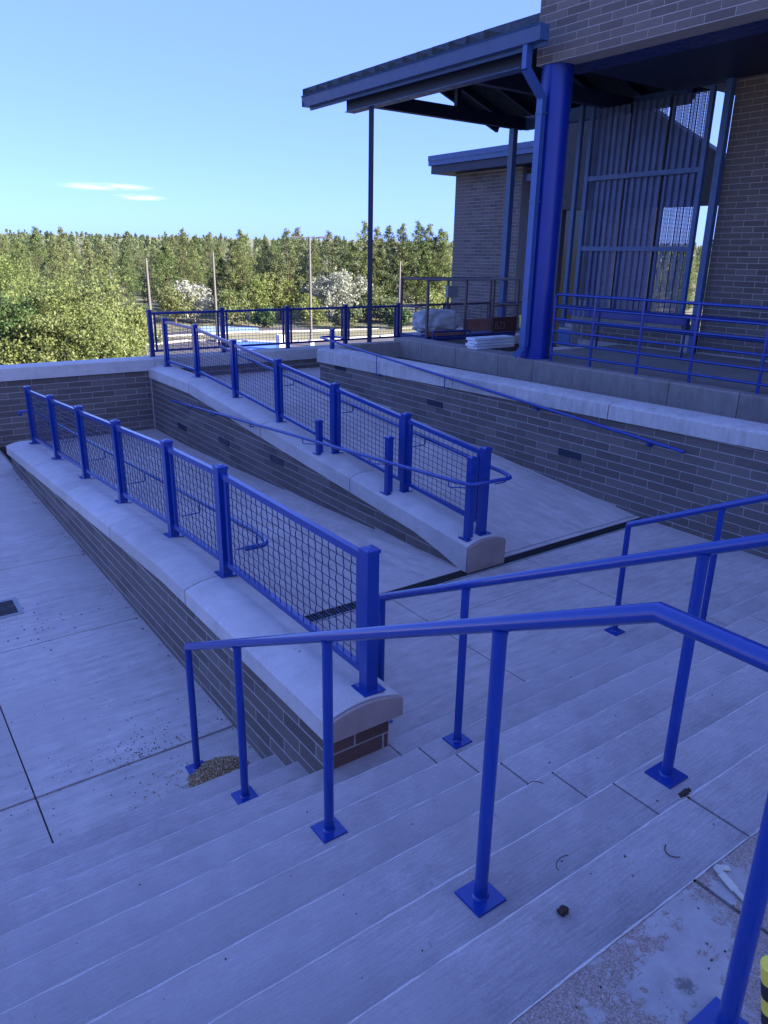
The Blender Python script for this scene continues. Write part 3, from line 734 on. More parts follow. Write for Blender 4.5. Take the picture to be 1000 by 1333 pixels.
# ------------------------------------------------------------------ main building on the right
mb = thing('school_building', 'large grey brick building with an overhanging upper storey above the terrace', 'building', (14, 2, TERR))
ZS = 5.87
MB().box(9.0, 9.36, -22, 8.82, ZS, 9.3).build('fascia_wall', M['mortar'], mb)
lay(mb, 'X', 9.0, -6, 8.82, ZS + .004, 9.3, lambda u: 9.3, lambda u: 5, limit=220)
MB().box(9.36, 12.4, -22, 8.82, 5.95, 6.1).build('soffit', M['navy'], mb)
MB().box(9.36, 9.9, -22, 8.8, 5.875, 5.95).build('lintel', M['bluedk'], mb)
MB().box(9.2, 48, -22, 8.80, 6.1, 9.3).build('upper_storey', M['mortar'], mb)
MB().box(8.93, 48, -22.1, 8.9, 9.3, 9.5).build('roof', M['roofmetal'], mb)
MB().box(12.3, 12.7, -22, 7.63, TERR - .5, 6.1).build('wall', M['mortar'], mb)
lay(mb, 'X', 12.3, -6, 7.63, TERR + .02, 6.0, lambda u: 5.95, lambda u: TERR, limit=80, ch=.094, bl=.36)
MB().box(12.7, 48, -22, 7.5, TERR - .5, 6.1).build('interior_mass', M['steel'], mb)
# low wall under the screen
MB().box(12.2, 12.45, 7.62, 10.7, TERR - .1, 1.98).build('sill_wall', M['mortar'], mb)
lay(mb, 'X', 12.2, 7.9, 10.4, TERR + .01, 1.97, lambda u: 1.97, lambda u: TERR, limit=40, ch=.094, bl=.36)
MB().box(12.16, 12.5, 7.9, 10.42, 1.98, 2.12).build('sill', M['kerb'], mb)

cl = thing('column', 'thick round glossy blue column carrying the corner of the upper storey', 'column', (9.25, 8.62, TERR))
MB().tube([(9.25, 8.62, TERR), (9.25, 8.62, ZS + .09)], .232, 48).build('shaft', M['column'], cl, True)
MB().tube([(9.25, 8.62, TERR), (9.25, 8.62, TERR + .03)], .25, 48).build('base_collar', M['column'], cl, True)

# screen
sc_ = thing('perforated_screen', 'tall corrugated blue perforated metal screen in its steel frame above a concrete sill', 'screen', (12.2, 9.2, 2.1))
zs0, zs1 = 2.20, 5.86
def corrug(y0, y1, pitch=.137, dep=.038):
    prof = []; y = y0
    while y < y1 - .01:
        for f, d in ((0, 0), (.36, 0), (.5, dep), (.86, dep)):
            yy = y + f * pitch
            if yy <= y1: prof.append((yy, d))
        y += pitch
    m = MB()
    for y, d in prof: m.v += [(12.26 + d, y, zs0), (12.26 + d, y, zs1)]
    for i in range(len(prof) - 1): m.f.append((2 * i, 2 * i + 1, 2 * i + 3, 2 * i + 2))
    return m
edges = [7.99, 8.8, 9.6, 10.38]
for a, b in zip(edges, edges[1:]): corrug(a + .004, b - .004).build('corrugated_panel', M['perf'], sc_)
for y in (7.97, 10.40): MB().box(12.17, 12.25, y - .04, y + .04, 2.12, 5.9).build('frame_post', M['fascia'], sc_)
for z in (3.40, 4.66): MB().box(12.18, 12.25, 8.01, 10.36, z - .04, z + .04).build('frame_bar', M['fascia'], sc_)
MB().box(12.14, 12.25, 7.8, 10.5, 2.125, 2.25).build('bottom_channel', M['blue'], sc_)
for y in (8.80, 9.60): MB().box(12.34, 12.42, y - .04, y + .04, 2.12, 5.9).build('back_post', M['steel'], sc_)
g2 = 'navy steel posts beside the screen'
tag(MB().box(12.16, 12.27, 7.62, 7.73, TERR, 5.95).build('steel_post', M['fascia'], None), 'slim blue steel jamb post between the screen and the brick wall', 'post', g2)
tag(MB().box(12.16, 12.24, 10.62, 10.70, TERR, 5.95).build('steel_post', M['fascia'], None), 'slim blue steel post on the column side of the screen', 'post', g2)

# ------------------------------------------------------------------ canopy
cn = thing('entrance_canopy', 'open gabled steel canopy with ribbed metal roof and gutter on slim posts', 'canopy', (11, 12, .92))
ev, rg, fe = (8.52, 6.20), (11.1, 7.14), (13.7, 6.20)
Y0c, Y1c = 8.9, 14.65
for nm, (xa, za), (xb, zb) in (('roof_panel', ev, rg), ('roof_panel', rg, fe)):
    MB().hexa([(xa, Y0c, za - .06), (xb, Y0c, zb - .06), (xb, Y1c, zb - .06), (xa, Y1c, za - .06), (xa, Y0c, za), (xb, Y0c, zb), (xb, Y1c, zb), (xa, Y1c, za)]).build(nm, M['roofmetal'], cn)
y = Y0c + .1
while y < Y1c + .2:
    # overlapping pan ribs: high at one edge, low at the other
    m = MB(); w = .40; yy = min(y + w, Y1c + .1)
    m.hexa([(ev[0] - .06, y, ev[1] - .02), (rg[0], y, rg[1] - .01), (rg[0], yy, rg[1] - .01), (ev[0] - .06, yy, ev[1] - .02), (ev[0] - .06, y, ev[1] + .04), (rg[0], y, rg[1] + .06), (rg[0], yy, rg[1] + .17), (ev[0] - .06, yy, ev[1] + .155)])
    m.build('roof_rib', M['roofmetal'], cn); y += w
gt = MB().prism([(x, 8.28, z) for x, z in [(8.50, 6.04), (8.64, 6.04), (8.64, 6.20), (8.62, 6.20), (8.62, 6.06), (8.505, 6.06), (8.47, 6.21), (8.455, 6.235), (8.43, 6.225), (8.455, 6.20)]], (0, 6.5, 0)).build('gutter', M['fascia'], cn)
MB().box(8.46, 8.64, 8.27, 8.285, 6.04, 6.235).build('end_cap', M['fascia'], gt); MB().box(8.46, 8.64, 14.775, 14.79, 6.04, 6.235).build('end_cap', M['fascia'], gt)
MB().box(8.625, 8.66, 8.3, 14.75, 5.99, 6.04).build('drip_edge', M['fascia'], gt)
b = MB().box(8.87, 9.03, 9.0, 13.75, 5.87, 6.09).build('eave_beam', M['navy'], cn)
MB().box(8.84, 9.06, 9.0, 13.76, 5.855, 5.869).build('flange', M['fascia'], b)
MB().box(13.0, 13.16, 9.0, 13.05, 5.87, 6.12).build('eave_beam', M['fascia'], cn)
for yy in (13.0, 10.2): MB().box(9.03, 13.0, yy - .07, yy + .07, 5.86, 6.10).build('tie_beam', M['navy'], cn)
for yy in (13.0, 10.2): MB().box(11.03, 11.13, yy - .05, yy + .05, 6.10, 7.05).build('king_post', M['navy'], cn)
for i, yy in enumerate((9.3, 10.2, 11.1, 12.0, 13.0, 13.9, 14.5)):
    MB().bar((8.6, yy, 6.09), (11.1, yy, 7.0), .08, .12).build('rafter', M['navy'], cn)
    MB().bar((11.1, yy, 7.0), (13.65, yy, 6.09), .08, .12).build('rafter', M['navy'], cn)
MB().tube([(8.95, 13.0, .92), (8.95, 13.0, 5.86)], .06, 4).build('post', M['navy'], cn)
MB().box(12.65, 12.78, 12.93, 13.07, .92, 5.86).build('post', M['fascia'], cn)
ds = MB()
dpath = [(8.58, 8.60, 6.06), (8.58, 8.60, 5.74), (8.92, 8.585, 5.42), (8.92, 8.575, 1.86), (8.84, 8.68, 1.70)]
for a, b_ in zip(dpath, dpath[1:]): ds.bar(a, b_, .115, .085, up=(1, 0, 0) if abs(Vector(b_).z - a[2]) > .5 else (0, 0, 1))
dso = ds.build('downspout', M['duct'], cn)
for z in (2.6, 4.0, 5.2): MB().box(8.87, 8.97, 8.51, 8.645, z, z + .03).build('strap', M['fascia'], dso)

# ------------------------------------------------------------------ far building wing
fw = thing('building_wing', 'lower brick wing beyond the canopy with a blue metal eave and dark recess', 'building', (19, 18, .9))
MB().box(17.2, 24, 17.1, 20.1, .5, 5.75).build('wall', M['mortar'], fw)
lay(fw, 'X', 17.2, 17.1, 20.1, .95, 5.72, lambda u: 5.7, lambda u: .9, limit=300)
MB().box(16.55, 24.6, 15.3, 20.75, 5.98, 6.27).build('roof', M['fascia'], fw)
MB().box(16.62, 24.5, 15.35, 20.68, 5.74, 5.97).build('soffit', M['navy'], fw)
MB().box(16.53, 16.548, 15.3, 20.75, 6.12, 6.275).build('fascia_band', M['fascia'], fw)
MB().box(17.9, 18.2, 14.8, 17.09, .5, 5.74).build('recess_wall', M['darkglass'], fw)
MB().box(17.3, 17.45, 14.8, 17.09, 5.35, 5.55).build('header', M['fascia'], fw)
rc = thing('gable_canopy', 'dark gabled roof end seen through the perforated screen', 'canopy', (16, 13, 1.66))
MB().prism([(16.0, y, z) for y, z in [(14.7, 4.42), (14.7, 6.9), (12.7, 6.9), (10.46, 5.61), (8.9, 4.72), (8.9, 4.36)]], (.35, 0, 0)).build('gable_end', M['blackmetal'], rc)
for y in (14.5, 9.3): MB().box(16.08, 16.24, y - .08, y + .08, .5, 4.42).build('post', M['steel'], rc)

# ------------------------------------------------------------------ lift with tarp, boards etc
LX0, LX1, LY0, LY1, LZ = 9.95, 12.55, 12.35, 13.25, 1.62
lf = thing('scissor_lift', 'parked work lift with a brown pipe guard cage and red toe boards under the canopy', 'lift', (11.2, 12.8, .92))
MB().box(LX0, LX1, LY0, LY1, LZ - .10, LZ).build('platform', M['bluedk'], lf)
MB().box(LX0 + .1, LX1 - 1.1, LY0 + .08, LY1 - .08, 1.12, LZ - .11).build('chassis', M['greymetal'], lf)
for x in (LX0 + .35, LX1 - .6):
    for yy in (LY0 + .06, LY1 - .06): MB().tube([(x, yy - .06, 1.1), (x, yy + .06, 1.1)], .18, 18).build('wheel', M['black'], lf, True)
m = MB()
for z in (1.2, 1.3, 1.4): m.bar((LX0 + .3, LY0 + .15, z), (LX1 - .3, LY0 + .15, z + .08), .06, .05)
m.build('scissor_arms', M['black'], lf)
PT = [(LX0, LY0), (LX0 + 1.05, LY0), (LX0 + 1.85, LY0), (LX1, LY0), (LX0, LY1), (LX0 + 1.3, LY1), (LX1, LY1)]
for x, yy in PT: MB().box(x - .022, x + .022, yy - .022, yy + .022, LZ, LZ + 1.14).build('guard_post', M['brownpipe'], lf)
for z in (LZ + 1.14, LZ + .58):
    if z > LZ + 1: MB().tube([(LX0, LY0, z), (LX1, LY0, z)], .028, 10).build('guard_rail', M['greymetal'], lf, True)
    else: MB().tube([(LX0 + 1.85, LY0, z), (LX1, LY0, z)], .02, 10).build('guard_rail', M['brownpipe'], lf, True)
    MB().tube([(LX0, LY1, z), (LX1, LY1, z)], .02, 10).build('guard_rail', M['brownpipe'], lf, True)
    for x in (LX0, LX1): MB().tube([(x, LY0, z), (x, LY1, z)], .02, 10).build('guard_rail', M['brownpipe'], lf, True)
MB().box(LX0 + 1.09, LX0 + 1.82, LY0 - .01, LY0 + .02, LZ + .06, LZ + .32).build('toe_board', M['rust'], lf, label='rusty flaking toe board')
rb = MB().box(LX0 + 1.88, LX1 - .02, LY0 - .01, LY0 + .02, LZ + .01, LZ + .33).build('toe_board', M['red'], lf, label='dark red toe board with faded letters')
MB().box(LX0 + .02, LX0 + 1.02, LY0 - .01, LY0 + .02, LZ + .005, LZ + .10).build('toe_board', M['rust'], lf)
fc = D.curves.new('lettering', 'FONT'); fc.body = 'BZI'; fc.size = .22; fc.extrude = .002
fo = D.objects.new('tmp', fc); col.objects.link(fo); bpy.context.view_layer.update()
me = D.meshes.new_from_object(fo.evaluated_get(bpy.context.evaluated_depsgraph_get())); D.objects.remove(fo)
me.materials.clear(); me.materials.append(M['letter'])
lt = link('lettering', me, rb, (LX0 + 1.92, LY0 - .014, LZ + .08)); lt.rotation_euler = (math.pi / 2, 0, 0)
MB().box(LX0 + 1.2, LX0 + 1.5, LY1 - .12, LY1 - .03, LZ + .72, LZ + .98).build('control_box', M['greymetal'], lf)
# tarp bundle
def lump(name, cx, cyy, cz, rx, ry, rz, mat, nu=40, nv=20, fold=.12, seed=0, parent=None):
    rnd = random.Random(seed); ph = [rnd.uniform(0, 6) for _ in range(6)]; m = MB()
    for j in range(nv + 1):
        v = math.pi * j / nv
        for i in range(nu):
            u = 2 * math.pi * i / nu
            k = 1 + fold * math.sin(5 * u + ph[0] + 2 * math.sin(3 * v + ph[1])) * math.sin(v) + fold * .6 * math.sin(11 * u * .5 * 2 + ph[2] + 4 * v) * math.sin(v) + fold * .4 * math.sin(17 * v + ph[3] + 3 * u)
            x, y, z = math.cos(u) * math.sin(v), math.sin(u) * math.sin(v), math.cos(v)
            sq = lambda t, p: math.copysign(abs(t) ** p, t)
            m.v.append((cx + rx * sq(x, .6) * k, cyy + ry * sq(y, .6) * k, cz + rz * (sq(z, .7)) * (.9 + .25 * (k - 1) * 4)))
    for j in range(nv):
        for i in range(nu): m.f.append((j * nu + i, (j + 1) * nu + i, (j + 1) * nu + (i + 1) % nu, j * nu + (i + 1) % nu))
    return m.build(name, mat, parent, 'all')
tag(lump('tarp', LX0 + .53, LY0 + .34, LZ + .27, .50, .30, .27, M['cloth'], 64, 30, .10, 3), 'crumpled pale grey tarp bundle lying in the lift cage', 'tarp')
# white boards on the terrace
labs = ['lowest white board in the stack beside the column', 'white board second from the bottom of the stack', 'white board second from the top of the stack', 'topmost white board in the stack below the lift']
for i, (dx, dy, tw) in enumerate(((.04, .0, .01), (-.01, .02, -.012), (.03, -.01, .006), (0, .015, -.004))):
    z = TERR + .006 + i * .05
    x0, x1, y0, y1 = 9.05 + dx, 10.0 + dx, 9.86 + dy, 10.10 + dy
    tag(MB().hexa([(x0, y0, z), (x1, y0 + tw * 3, z), (x1 - tw, y1 + tw * 3, z), (x0 - tw, y1, z), (x0, y0, z + .042), (x1, y0 + tw * 3, z + .042), (x1 - tw, y1 + tw * 3, z + .042), (x0 - tw, y1, z + .042)]).build('white_board', M['white'], None), labs[i], 'board', 'white boards stacked on the terrace')
tag(MB().box(9.62, 9.9, 9.84, 10.14, .92, TERR + .004).build('timber_block', M['brownpipe'], None), 'brown timber block holding up the free end of the white boards', 'block')
yl = thing('bollard_light', 'small yellow topped post behind the downspout near the lift', 'post', (10.6, 10.3, TERR))
MB().tube([(11.4, 11.05, .92), (11.4, 11.05, 1.86)], .03, 10).build('stem', M['black'], yl, True)
MB().tube([(11.4, 11.05, 1.86), (11.4, 11.05, 2.06)], .055, 14).tube([(11.4, 11.05, 2.06), (11.4, 11.05, 2.10)], .07, 14).build('head', M['yellow'], yl, True)
lr = thing('low_railing', 'short low blue tube railing on the terrace in front of the lift', 'railing', (9.9, 11.5, TERR))
MB().tube(bend([(9.5, 11.6, .92), (9.5, 11.6, 1.80), (10.4, 11.5, 1.80), (10.4, 11.5, .92)], .05), .018, 10).build('rail', M['bluedk'], lr, True)
MB().tube([(9.5, 11.6, 1.68), (10.4, 11.5, 1.68)], .012, 8).build('mid_rail', M['bluedk'], lr, True)
eb = thing('electrical_box', 'small pale grey box standing behind the first railing post', 'box', (10.7, 9.25, TERR))
MB().box(10.9, 11.1, 9.3, 9.62, TERR, TERR + .34).build('body', M['greymetal'], eb)
MB().box(10.88, 10.898, 9.32, 9.60, TERR + .03, TERR + .31).build('lid', M['fascia'], eb)
sw = thing('conduit_pipes', 'three thin pale pipes rising beside the screen post', 'pipes', (12, 10.2, 2))
for i in range(3): MB().tube([(11.9, 9.9 + .12 * i, TERR), (11.9, 9.9 + .12 * i, 2.45)], .018, 8).build('pipe', M['greymetal'], sw, True)

# ------------------------------------------------------------------ court behind the stairs
ec = struct('court', (-2, -16, 1.5))
for i in range(5):
    for j in range(3): MB().box(-16 + i * 4.7 + .006, -16 + (i + 1) * 4.7 - .006, -24 + j * 5.93 + .006, -24 + (j + 1) * 5.93 - .006, 1.3, 1.498).build('slab', M['plaza'], ec)
MB().box(-16, 7.5, -24, -6.21, -4.2, 1.29).build('base', M['mortar'], ec)
MB().box(-20, -9.3, -6.2, 14.2, -4.2, -.02).build('lawn', M['dirt'], None, kind='structure')

# ------------------------------------------------------------------ litter and small things
gp = MB(); rnd = random.Random(5)
def pebble(m, x, y, z, s):
    a = rnd.uniform(0, 6); k = [(s * rnd.uniform(.6, 1.2)) for _ in range(6)]; c, s_ = math.cos(a), math.sin(a)
    P = [(k[0], 0, 0), (0, k[1] * .8, 0), (-k[2], 0, 0), (0, -k[3] * .8, 0)]
    V = [(x + p[0] * c - p[1] * s_, y + p[0] * s_ + p[1] * c, z) for p in P] + [(x, y, z + s * .7), (x, y, z - s * .5)]
    m.add(V, [(0, 1, 4), (1, 2, 4), (2, 3, 4), (3, 0, 4), (1, 0, 5), (2, 1, 5), (3, 2, 5), (0, 3, 5)])
gc = (1.50, 3.85)
def heap(x, y):
    d = math.hypot((x - gc[0]) / .20, (y - gc[1]) / .17); return max(0, .055 * (1 - d * d)) if d < 1 else 0
gm = [MB(), MB(), MB(), MB()]
for i in range(1900):
    a, q = rnd.uniform(0, 6.283), math.sqrt(rnd.random())
    x, y = gc[0] + math.cos(a) * q * .215, gc[1] + math.sin(a) * q * .18
    if y < NOSE[1] + .008: continue
    pebble(gm[i % 4], x, y, heap(x, y) + .002, rnd.uniform(.003, .0095))
for i in range(260):
    x, y = gc[0] - abs(rnd.gauss(0, .22)), gc[1] + rnd.gauss(.02, .13)
    if y < NOSE[1] + .01 or x > 1.78: continue
    pebble(gm[i % 4], x, y, .003, rnd.uniform(.002, .009))
gcol = [paint('gravel_stone', c, .85) for c in ((.24, .14, .06), (.40, .27, .13), (.55, .42, .26), (.30, .22, .13))]
gtag = struct('gravel_heap', (gc[0], gc[1], 0)); gtag['kind'] = 'stuff'
del gtag['kind']; gtag['label'] = 'small heap of brown gravel swept against the foot of the nearest handrail'; gtag['category'] = 'gravel heap'
for m_, c_ in zip(gm, gcol): m_.build('gravel', c_, gtag, kind='stuff')
MB().add([(gc[0] + .2 * math.cos(i * .5236) * r_, gc[1] + .17 * math.sin(i * .5236) * r_, z) for r_, z in ((1, 0), (.7, .026), (.35, .046)) for i in range(12)] + [(gc[0], gc[1], .053)],
         [(j * 12 + i, j * 12 + (i + 1) % 12, (j + 1) * 12 + (i + 1) % 12, (j + 1) * 12 + i) for j in range(2) for i in range(12)] + [(24 + i, 24 + (i + 1) % 12, 36) for i in range(12)]).build('fines', gcol[0], gtag, True)
# scattered grit on plaza and treads
m = MB()
for i in range(420):
    x, y = U(-1.5, 1.7), NOSE[1] + .05 + abs(random.gauss(0, 1.6))
    if y > 12: continue
    rnd.seed(i); pebble(m, x, y, .002, U(.002, .007))
for i in range(160):
    k = random.choice(range(3, 10)); x = U(-1, 6.5) if k > 3 else U(2.4, 6); y = NOSE[k] - U(.02, .29)
    rnd.seed(i + 999); pebble(m, x, y, k * RIS + .002, U(.002, .006))
for i in range(150):
    rnd.seed(i + 7000); pebble(m, random.gauss(1.15, .22), 4.29 + abs(random.gauss(.02, .16)), .002, U(.002, .008))
for i in range(60): rnd.seed(i + 8000); pebble(m, random.gauss(.95, .25), random.gauss(6.75, .35), .002, U(.003, .011))
for i in range(70): rnd.seed(i + 2999); pebble(m, U(.3, 2.2), U(.2, .8), 1.502, U(.002, .006))
for i in range(90):
    y = U(3.2, 12); rnd.seed(i + 4000); pebble(m, XA0 - abs(random.gauss(0, .05)) - .01, y, .002, U(.003, .012))
m.build('grit', M['cone'], None, kind='stuff')
# pine cone, dropping, leaf, twigs, plastic strip
def cone_thing(x, y, z, L, r, ang, label, cat, name):
    o = lump(name, x, y, z + r * .75, L, r, r * .75, M['cone'], 24, 14, .16, int(x * 100)); tag(o, label, cat); return o
cone_thing(1.46, 1.065, 1.35, .016, .013, 0, 'small dark pine cone lying on a tread in front of the nearest handrail', 'pine cone', 'pine_cone')
cone_thing(3.11, 1.48, 1.05, .022, .011, 0, 'dark dried clump lying on a tread right of the second handrail', 'debris', 'dried_clump')
cone_thing(2.235, 1.165, 1.35, .03, .010, 0, 'dark muddy clump at the crack beside the second handrail base', 'debris', 'dried_clump')
lf_ = MB()
lf_.add([(1.93, 3.62, .852), (1.95, 3.60, .866), (1.985, 3.61, .872), (2.0, 3.64, .864), (1.97, 3.655, .871), (1.945, 3.65, .860)], [(0, 1, 2, 5), (5, 2, 3, 4)])
for p in list(lf_.v): lf_.v.append((p[0], p[1], p[2] - .0015))
lf_.add([], []); tag(lf_.build('dry_leaf', M['tan'], None), 'curled tan leaf lying on the low wall coping', 'leaf')
for i, (x, y, z, lab) in enumerate(((1.95, 1.62, 1.20, 'thin curved twig on the tread behind the nearest handrail post'), (1.62, 1.18, 1.35, 'thin curved twig on a tread below the top landing'), (1.98, 1.02, 1.35, 'curled twig on the tread near the crack in the steps'))):
    tw = [(x + .04 * math.cos(a) * (1 + .2 * i), y + .035 * math.sin(a), z + .004) for a in [k_ * .35 + i for k_ in range(7)]]
    tag(MB().tube(tw, .0016, 6).build('twig', M['cone'], None, True), lab, 'twig', 'twigs fallen on the steps')
ps = MB()
for a, b, w in (((1.872, .800, 1.506), (1.838, .822, 1.512), .018), ((1.838, .822, 1.512), (1.822, .798, 1.516), .020), ((1.822, .798, 1.516), (1.806, .745, 1.510), .024), ((1.806, .745, 1.510), (1.785, .66, 1.505), .016)): ps.bar(a, b, w, .004)
tag(ps.build('plastic_strip', M['plastic'], None), 'bent pale plastic strip lying on the top landing beside the crack', 'litter')
hz = thing('barrier_tape_post', 'leaning yellow and black striped post at the bottom right corner of the landing', 'post', (1.395, .42, 1.5))
for i in range(8):
    z = .055 * i; MB().tube([(1.395 - .356 * z, .420, 1.5 + z), (1.395 - .356 * (z + .0545), .420, 1.5545 + z)], .017, 20).build('stripe', M['yellow'] if i % 2 else M['black'], hz, True)

# ------------------------------------------------------------------ light poles and lot furniture
def at(xpx, ypx_h, d):
    """world direction of a pixel column at ground distance d (x, y)"""
    c = W2C.transposed() @ Vector(((xpx - 500) / FPX, (ypx_h - 666.5) / FPX, 1)); h = math.hypot(c.x, c.y)
    return c.x / h * d, c.y / h * d, EYE.z + c.z / h * d
def light_pole(xpx, ytop, d, arms, label):
    x, y, z = at(xpx, ytop, d); z0 = terrain_z(x, y)
    t = thing('light_pole', label, 'light pole', (x, y, z0), 'parking lot poles')
    MB().tube([(x, y, z0 - .05), (x, y, z)], .13, 10, .08).build('pole', M['pole'], t, True)
    MB().tube([(x, y, z0 - .05), (x, y, z0 + .5)], .25, 12).build('footing', M['cap'], t, True)
    if arms:
        a = Vector((y, -x, 0)).normalized()
        MB().bar(Vector((x, y, z)) - a * 1.0, Vector((x, y, z)) + a * 1.0, .09, .07).build('arm', M['pole'], t)
        for s_ in (-1, 1): MB().bar(Vector((x, y, z + .02)) + a * s_ * .75, Vector((x, y, z + .02)) + a * s_ * 1.35, .32, .14).build('lamp_head', M['pole'], t)
light_pole(403, 309, 63, True, 'tallest brown light pole with a T arm against the sky')
light_pole(277, 328, 66, False, 'brown pole in front of the pines between the two pale shrubs')
light_pole(190, 336, 60, False, 'brown pole rising behind the corner post of the far fence')
light_pole(143, 352, 62, False, 'short dim pole among the pines at the left')
light_pole(521, 340, 70, False, 'slim pole in front of the tall pines right of the canopy post')
x, y, z = at(366, 430, 60); t = thing('utility_cabinet', 'white utility cabinet at the lot edge seen through the fence', 'cabinet', (x, y, -4))
MB().box(x - .32, x + .32, y - .3, y + .3, -3.97, -2.8).build('body', M['white'], t); MB().box(x - .28, x + .28, y - .32, y - .302, -3.85, -2.9).build('door', M['white'], t)

# ------------------------------------------------------------------ trees
def leaf_clump(m, c, rad, n, sz, rn):
    for _ in range(n):
        d = Vector((rn.gauss(0, 1), rn.gauss(0, 1), rn.gauss(0, .8))); d = d.normalized() * rad * rn.uniform(.3, 1)
        p = c + d; a = Vector((rn.gauss(0, 1), rn.gauss(0, 1), rn.gauss(0, 1))).normalized(); b = a.cross(d + Vector((.01, .02, .03))).normalized()
        s = sz * rn.uniform(.6, 1.3); k = len(m.v)
        m.v += [tuple(p - a * s), tuple(p + b * s * .55), tuple(p + a * s), tuple(p - b * s * .55)]; m.f.append((k, k + 1, k + 2, k + 3))
def pine_proto(seed, h, rmax, nb=72, nl=26, sz=.092, bare=.16):
    rn = random.Random(seed); cm = MB(); tm = MB()
    lean = Vector((rn.uniform(-.03, .03), rn.uniform(-.03, .03), 1))
    tm.tube([lean * (h * i / 6) + Vector((rn.uniform(-.05, .05), rn.uniform(-.05, .05), 0)) for i in range(7)], .15, 7, .02)
    for i in range(nb):
        t = bare + (1 - bare) * (i + rn.random()) / nb; z = h * t
        prof = (min(1, (t - bare) / .16 + .35)) * (1 - ((t - bare) / (1 - bare)) ** 1.9) + .04
        L = rmax * 1.08 * prof * rn.uniform(.5, 1.15); a = i * 2.399 + rn.uniform(-.5, .5)
        up = .25 + .5 * t
        base = lean * z; tip = base + Vector((math.cos(a) * L, math.sin(a) * L, L * up * rn.uniform(.2, 1)))
        tm.tube([base, base.lerp(tip, .55) - Vector((0, 0, .05)), tip], .035 * (1 - t) + .012, 4, .008, False)
        ncl = 2 + int(L / .55)
        for q in range(ncl):
            f = (q + .7) / ncl; c = base.lerp(tip, .35 + .65 * f) + Vector((rn.gauss(0, .12), rn.gauss(0, .12), rn.gauss(.04, .08))) * (1 + L * .35)
            leaf_clump(cm, c, .27 + .09 * L, nl, sz, rn)
    def me(name, m, mat):
        q = D.meshes.new(name); q.from_pydata(m.v, [], m.f); q.update(); q.materials.append(mat); return q
    return me('trunk', tm, M['bark']), me('crown', cm, M['pine'])
PINES = [pine_proto(11 + i, h, r) for i, (h, r) in enumerate(((9.5, 2.1), (8.6, 2.2), (10.6, 2.2), (9.0, 1.8), (7.8, 2.0), (11.2, 2.4), (8.2, 1.7)))]
BIGP = [10, 8.9, 11, 9, 7.8, 11.2, 8.2]
rt = random.Random(21)
LOOK = ['dense green pine', 'rounded olive pine', 'tall open pine', 'narrow dark pine', 'bushy young pine', 'tall broad pine', 'slim yellowish pine']
def place_pine(k, x, y, s, label):
    z0 = terrain_z(x, y)
    t = thing('pine_tree', label, 'tree', (x, y, z0 - .1), 'pine forest beyond the lot')
    a = rt.uniform(0, 6.28); t.rotation_euler = (0, 0, a); t.scale = (s, s, s * rt.uniform(.92, 1.08))
    for nm, me in zip(('trunk', 'crown'), PINES[k]):
        o = D.objects.new(nm, me); col.objects.link(o); o.parent = t
    return t
spots = []
# front tall ones at chosen columns (pixel column, pixel row of top, distance)
FRONT = [(312, 296, 82), (374, 291, 84), (545, 283, 74), (505, 292, 76), (475, 294, 78), (440, 300, 80), (575, 306, 72), (525, 300, 79), (345, 309, 88), (388, 304, 86), (80, 298, 92), (45, 297, 100), (165, 300, 105), (128, 305, 95), (428, 309, 76), (490, 305, 70), (560, 300, 77), (300, 315, 78), (250, 318, 80), (355, 322, 74), (215, 322, 79), (458, 310, 73), (112, 320, 62), (70, 315, 70), (25, 316, 75), (160, 322, 68)]
for i, (xp, yp, d) in enumerate(FRONT):
    d = max(d, 84) + 4 if xp > 200 else d
    x, y, z = at(xp, yp, d); k = [5, 2, 5, 2, 5, 0, 1][i % 7]; hh = (9.5, 8.6, 10.6, 9.0, 7.8, 11.2, 8.2)[k]
    spots.append((x, y, k, (z - terrain_z(x, y)) / hh))
n = 0
while len(spots) < 300 and n < 20000:
    n += 1
    th = math.radians(rt.uniform(3, 62)); d = 86 + 112 * rt.random() ** 1.35
    x, y = d * math.sin(th), d * math.cos(th)
    if any((x - a[0]) ** 2 + (y - a[1]) ** 2 < (2.6 + d * .004) ** 2 for a in spots): continue
    spots.append((x, y, rt.randrange(7), rt.choice((rt.uniform(.50, .72), rt.uniform(.58, .83)))))
spots.sort(key=lambda s_: math.hypot(s_[0], s_[1]))
for x, y, k, s in spots:
    p = px((x, y, terrain_z(x, y) + 6)); d = math.hypot(x, y)
    q = p[0] if p else 2000
    zone = next(t for lim, t in ((60, 'at the left edge of the photo'), (130, 'behind the broad yellow green tree'), (185, 'left of the corner post pole'), (235, 'between corner post pole and small pale shrub'), (270, 'above the small pale shrub'), (300, 'beside the brown middle pole'), (345, 'right of the brown middle pole'), (395, 'left of the tallest light pole'), (420, 'beside the tallest light pole'), (468, 'above the large pale shrub'), (492, 'beside the canopy post'), (540, 'right of the canopy post'), (600, 'left of the brick wing'), (1e9, 'hidden behind the building')) if q < lim)
    row = 'at the lot' if d < 94 else 'in the middle rows' if d < 135 else 'far back'
    place_pine(k, x, y, s, LOOK[k] + ' ' + row + ' ' + zone)
